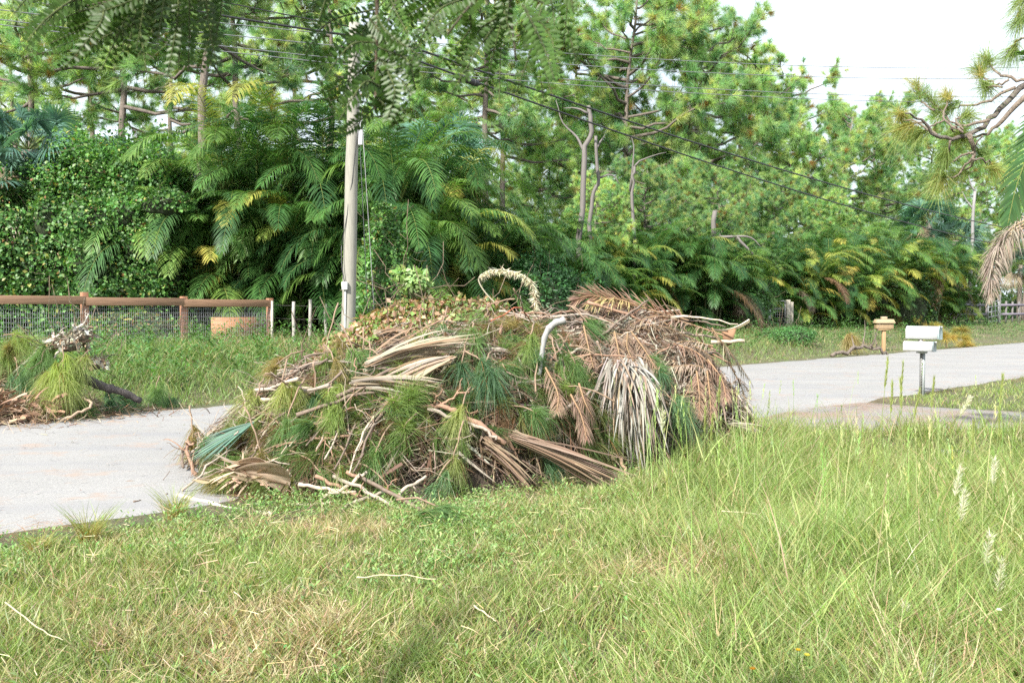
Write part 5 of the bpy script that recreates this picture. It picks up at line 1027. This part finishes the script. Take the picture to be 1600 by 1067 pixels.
for px, py, d_, ln, lb in ST_:
    wh = 'white' in lb or 'pale' in lb; stalk(px, py, d_, lb, ln, .10 if wh else .14, ch=(.62, .60, .50) if wh else (.33, .37, .13), fluffy=1.6 if wh else .8)
# bent culms and dry stalks lying in the foreground
for k, (pp, lb) in enumerate([([(555, 905), (620, 902), (680, 908)], 'straight pale straw lying left of centre in the verge'), ([(740, 950), (760, 965), (775, 975)], 'short fluffy straw in the centre foreground'), ([(1130, 800), (1180, 805), (1222, 828)], 'arched white seed culm lying over the grass right of centre'), ([(0, 945), (50, 985), (90, 1005)], 'long pale straw at the lower left'), ([(1345, 1060), (1380, 1025), (1412, 1000)], 'diagonal pale straw at the lower right')]):
    P = []
    for a, b in pp:
        d_ = (CAMZ - .16) * F / (b - HZ); P.append(at(a, b, d_))
    stick(None, .004, .002, (.52, .47, .30), lb, name='straw', pts=P, cat='straw', mat='twig', wob=.003)
# flowers in the verge
for px, py, cc, lb in [(1248, 1022, (.80, .55, .04), 'orange yellow flower in the right foreground'), (1262, 1030, (.82, .7, .1), 'yellow flower just right of the orange one'), (1176, 1052, (.8, .4, .03), 'small orange flower at the bottom edge'), (1565, 958, (.8, .78, .82), 'white clover-like flower near the right edge'), (1458, 815, (.8, .8, .8), 'small white flower in the tall grass')]:
    d_ = (CAMZ - .34) * F / (py - HZ); q = at(px, py, d_); e = empty('wildflower', (q[0], q[1], float(gz(q[0], q[1])))); h = q[2] - e.location[2]; mb = MB(); tube(mb, [(0, 0, 0), (.01, 0, h)], [.0016, .0012], (.14, .26, .06), 4, False); mb.build('stem', M['grass'], e)
    mb = MB(); k = 12; a = np.linspace(0, 6.28, k, endpoint=False); leaves(mb, np.repeat(np.array([[.01, 0, h]]), k, 0), np.stack([np.cos(a), np.sin(a) - .4, .35 + 0 * a], 1), np.array([0, 0, 1.]) + rdir(k) * .1, .014, .008, cvar([cc], k, .05, .02)); mb.build('petals', M['leaf'], e); tag(e, lb, 'flower', 'wild flowers in the verge')
# roadside tussocks on the left
for px, d_, h, lb in [(135, 6.35, .30, 'tall grass tussock standing at the near road edge'), (270, 7.2, .28, 'grass tussock at the near road edge closer to the pile'), (55, 6.1, .20, 'low sprawling tussock at the near road edge, furthest left')]:
    x = (px - 800) / F * d_; o = (x, d_, float(gz(x, d_))); k = 170; mb = MB(); az = rng.random(k) * 6.28; D = np.stack([np.cos(az) * .4, np.sin(az) * .4, np.ones(k)], 1) * (.6 + rng.random((k, 1))); hh = h * (.5 + .8 * rng.random(k))
    strips(mb, rng.normal(size=(k, 3)) * [.03, .03, 0], D, hh, .005, cvar([(.42, .27, .13)], k), cvar([(.20, .32, .08)], k), bend=np.stack([np.cos(az) * .08, np.sin(az) * .08, -.05 + 0 * az], 1), segs=4)
    tag(mb.build('grass_tussock', M['grass']), lb, 'tussock', 'tussocks at the road edge').location = o

# ------------------------------------------------------------------ pine limb and palm reaching in at the right
t0 = np.array([9.3, 11.2, float(gz(9.3, 11.2))]); e = empty('pine_tree', t0); tb = MB(); cb = MB()
tube(tb, curve((0, 0, -.3), (.2, .2, 13), (.15, 0, 0), 12, .04), np.linspace(.24, .10, 12), BK, 10)
def A(px, py, d_): return at(px, py, d_) - t0
limb = [curve((0, 0, 5.0), (0, 0, 5.0), n=2)[0], A(1700, 70, 10.9), A(1600, 130, 10.6), A(1550, 180, 10.4), A(1515, 210, 10.3), A(1465, 218, 10.2), A(1435, 190, 10.1), A(1410, 180, 10.0)]
lp = path(limb, 5, .012); tube(tb, lp, np.linspace(.046, .008, len(lp)), (.16, .135, .115), 8)
TC, TA = [], []
def twg(pix, d_, r=.022, tuft=True, dz=.1):
    P = path([A(a, b, d_ + dz * i) for i, (a, b) in enumerate(pix)], 4, .010); tube(tb, P, np.linspace(r, .007, len(P)), (.24, .19, .15), 6)
    if tuft: TC.append(P[-1]); TA.append(unit(P[-1] - P[-3])); TC.append(P[-2] * .6 + P[-3] * .4); TA.append(unit(P[-1] - P[-3] + rdir(1)[0] * .1))
for pix, r in [([(1600, 150), (1560, 190), (1530, 215), (1480, 218)], .035), ([(1580, 140), (1540, 160), (1500, 170), (1465, 175)], .02), ([(1540, 190), (1500, 200), (1480, 190), (1440, 150)], .018), ([(1500, 210), (1470, 190), (1475, 165), (1470, 150)], .014), ([(1465, 218), (1430, 195), (1400, 205)], .014), ([(1440, 195), (1415, 190), (1398, 178)], .012),
               ([(1510, 212), (1517, 240), (1512, 262), (1488, 276)], .028), ([(1517, 245), (1505, 262), (1480, 280), (1462, 272)], .014), ([(1517, 240), (1500, 245), (1475, 262), (1460, 290)], .014), ([(1515, 250), (1535, 252), (1550, 265)], .012), ([(1600, 130), (1565, 125), (1545, 112), (1530, 92)], .02), ([(1570, 128), (1550, 135), (1535, 128), (1520, 110)], .013), ([(1560, 140), (1540, 138), (1532, 140)], .012),
               ([(1640, 30), (1605, 28), (1580, 40)], .02), ([(1640, 0), (1605, -5), (1585, 8)], .02), ([(1480, 222), (1478, 240), (1470, 250)], .012), ([(1500, 205), (1490, 190), (1510, 180)], .012), ([(1490, 200), (1480, 205), (1500, 212)], .01), ([(1455, 175), (1440, 165), (1425, 135)], .011), ([(1600, 60), (1580, 70), (1572, 90)], .014), ([(1530, 215), (1520, 232), (1530, 240)], .01), ([(1470, 190), (1450, 200), (1425, 215)], .01)]:
    twg(pix, 10.2, r)
pc = np.array([(.20, .29, .10), (.26, .33, .12), (.32, .32, .12), (.15, .25, .09)])[rng.integers(0, 4, len(TC))]
tufts(cb, TC, np.array(TA), 130, .30, .0045, pc * 1.25, .85, .30, 4)
TC2 = [np.array([.2, .2, 9.0]) + rng.normal(size=3) * [1.2, 1.2, 1.8] + [1.0, 0, 1] for _ in range(160)]; tufts(cb, TC2, rdir(160), 40, .3, .012, (.13, .22, .08), .9)
for q_ in TC2[:50]: tube(tb, curve((.15, .15, q_[2] - .5), q_, n=4), [.03, .02, .015, .01], (.2, .16, .13), 4, False)
tb.build('trunk', M['bark'], e, True); cb.build('crown', M['pine'], e)
tag(e, 'overhanging pine limb with pale needle tufts entering from the right', 'pine tree')
# palm at the right edge with one green and one dead frond
o = np.array([6.4, 8.3, float(gz(6.4, 8.3))]); e = empty('feather_palm', o); tb = MB(); fb = MB(); db = MB()
tube(tb, curve((0, 0, -.2), (-.1, 0, 2.6), n=6), np.linspace(.12, .09, 6), (.22, .20, .14), 9); tb.build('trunk', M['bark'], e, True)
q = lambda px, py, d_: at(px, py, d_) - o
frond_path(fb, path([(-.1, 0, 2.6), q(1700, 60, 8.2), q(1650, 130, 8.1), q(1612, 215, 8.0), q(1585, 290, 8.0), q(1572, 350, 8.0)], 5), 60, .27, .022, (.06, .14, .05), (.10, .17, .06), .1, (.2, .24, .07), .014, side=(0, 1, .1), hang=.25, fwd=.9)
frond_path(fb, path([(-.1, 0, 2.6), q(1700, 120, 8.3), q(1640, 105, 8.2), q(1590, 86, 8.1)], 5), 40, .25, .03, (.12, .24, .07), (.16, .27, .08), .2, hang=.2, start=.3)
frond_path(fb, path([(-.1, 0, 2.6), (.6, .5, 3.6), (1.3, 1.2, 3.4), (1.7, 1.6, 2.8)], 5), 50, .5, .03, (.07, .16, .05))
fb.build('green_fronds', M['palm'], e)
for ll_, off in ((.15, 0), (.10, 5), (.12, 10)):
    frond_path(db, path([(-.1, 0, 2.55), q(1680, 330 + off, 8.2), q(1625, 338 + off, 8.1), q(1585, 352 + off, 8.0), q(1556, 385, 8.0), q(1548, 425, 8.0), q(1545, 470, 8.0)], 6), 110, ll_, .0085, (.31, .27, .22), (.24, .20, .16), -.1, (.42, .33, .2), .012, side=(0, 1, .2), hang=1.0, ragged=.28, fwd=.4, start=.25)
tag(db.build('dead_frond', M['dead'], e), 'dry tan drooping frond')
tag(e, 'feather palm at the right edge with a green frond above a dry tan one', 'palm')

# ------------------------------------------------------------------ feathery branch hanging in at the top
tr = np.array([-4.2, -2.6, float(gz(-4.2, -2.6))]); e = empty('flame_tree', tr); tb = MB(); nb = MB()
tube(tb, curve((0, 0, -.3), (.6, .6, 3.4), (.1, 0, 0), 9), np.linspace(.26, .17, 9), (.30, .26, .22), 12)
tube(tb, path([np.array([.6, .6, 3.4]), at(-300, -560, 1.0) * [1, 1, 1] - tr, at(350, -250, 1.45) - tr, at(600, -190, 1.55) - tr, at(860, -160, 1.7) - tr], 6, .006), np.linspace(.10, .012, 25), (.25, .21, .17), 8)
tube(tb, path([np.array([.6, .6, 3.4]), (.7, 2.0, 4.4), (.9, 3.2, 5.0)], 5), np.linspace(.12, .03, 11), (.25, .21, .17), 8)
NG = (.040, .085, .012)
def pinna(x0, y0, x1, y1, z_, c=NG, sd=None):
    p = at(x0, y0, z_); q_ = at(x1, y1, z_ + random.uniform(-.06, .06)); n_ = rdir(1)[0] * .02; P = path([p, (p + q_) / 2 + n_ + np.array([0, 0, .012]), q_], 8); L_ = np.linalg.norm(q_ - p)
    tube(tb, P - tr, np.linspace(.0018, .0007, len(P)), (.10, .13, .04), 4, False); m_ = int(L_ / .0075); f = (np.arange(m_) + .5) / m_; k = f * (len(P) - 1); i = k.astype(int); Rp = P[i] + (P[np.minimum(i + 1, len(P) - 1)] - P[i]) * (k - i)[:, None]
    d = unit(q_ - p); vw = unit(P.mean(0) - np.array([0, 0, CAMZ])); up = unit(vw + rdir(1)[0] * .5); s2 = unit(np.cross(d, up)); ll_ = .0175 * np.sin(np.pi * (.22 + .70 * f))**.6
    for s3 in (-1, 1):
        leaves(nb, Rp - tr, s2 * s3 + d * .45 + rdir(m_) * .10, np.cross(s2, d) + rdir(m_) * .2, ll_, .0068, cvar([c], m_, .12, .04))
PN = []
for i in range(15): PN.append((360 - i * 9, -40 + (i % 4) * 16, 25 + i * 15, 20 + (i * 37) % 95))
for x_ in (205, 222, 240, 256, 272, 290, 305, 322, 338, 352): PN.append((x_ + random.randint(-4, 14), -45, x_ - 6, random.randint(80, 128)))
PN += [(120, -40, 30, 28), (160, -50, 60, 10), (230, -50, 130, 40), (300, -40, 180, 66), (345, -30, 215, 92), (170, 20, 110, 108), (250, 10, 165, 112), (130, 0, 50, 70), (330, 30, 300, 112), (300, 20, 236, 100)]
for i in range(9): PN.append((590 + (i % 3) * 6, 20 + i * 17, 480 + i * 7, 90 + i * 15)); PN.append((592, 30 + i * 16, 662 - i * 4, 95 + i * 14))
PN += [(590, -20, 500, 40), (600, -30, 640, 60), (590, 100, 560, 205), (590, 110, 618, 200), (588, 60, 536, 170), (640, -20, 560, 70), (560, -40, 490, 20)]
PN += [(760, -10, 650, 80), (740, 0, 640, 110), (790, 10, 700, 110), (780, 30, 730, 130), (720, -40, 620, 40), (800, 20, 780, 165), (800, -10, 758, 150), (815, 40, 850, 165), (820, 20, 872, 130), (825, 0, 900, 100), (810, -20, 868, 60), (700, -40, 600, 90), (845, -30, 905, 30), (860, -40, 880, 78), (790, -40, 690, 15), (830, 60, 806, 150), (770, 50, 705, 150), (735, 30, 690, 100), (845, 20, 862, 150), (640, 10, 690, 60), (660, -40, 600, 60), (770, -50, 800, 70), (840, -50, 790, 60)]
for a in PN + [tuple(v + random.randint(-16, 16) for v in a) for a in PN[::4]]: pinna(*a, 1.5 + random.uniform(-.12, .18), np.array(NG) * random.uniform(.75, 1.35) )
for a in [(400, -120, 340, -30, 120, 20), (420, -120, 350, -40, 240, 30), (860, -140, 800, -20, 806, 100), (760, -140, 760, -30, 700, 60), (590, -140, 640, -60, 600, 60)]: tube(tb, path([at(a[0], a[1], 1.5) - tr, at(a[2], a[3], 1.5) - tr, at(a[4], a[5], 1.5) - tr], 6), np.linspace(.004, .0015, 13), (.08, .07, .04), 5)
tube(tb, path([at(596, -120, 1.5) - tr, at(592, 0, 1.5) - tr, at(590, 110, 1.5) - tr, at(588, 175, 1.5) - tr], 4), np.linspace(.004, .002, 13), (.10, .07, .04), 5)
# the rest of its canopy, out of the frame above and behind the camera
cn = 14000; Cc = np.array([-3.4, .2, 4.8]) + rng.normal(size=(90, 3)) * [1.5, 1.3, .5]; P = Cc[rng.integers(0, 90, cn)] + rng.normal(size=(cn, 3)) * [.28, .28, .12]; leaves(nb, P, rdir(cn), rdir(cn), .05, .02, cvar([NG], cn))
tb.build('trunk', M['bark'], e, True); nb.build('foliage', M['near'], e)
tag(e, 'blurred feathery green leaves of a near tree hanging in at the top', 'tree')
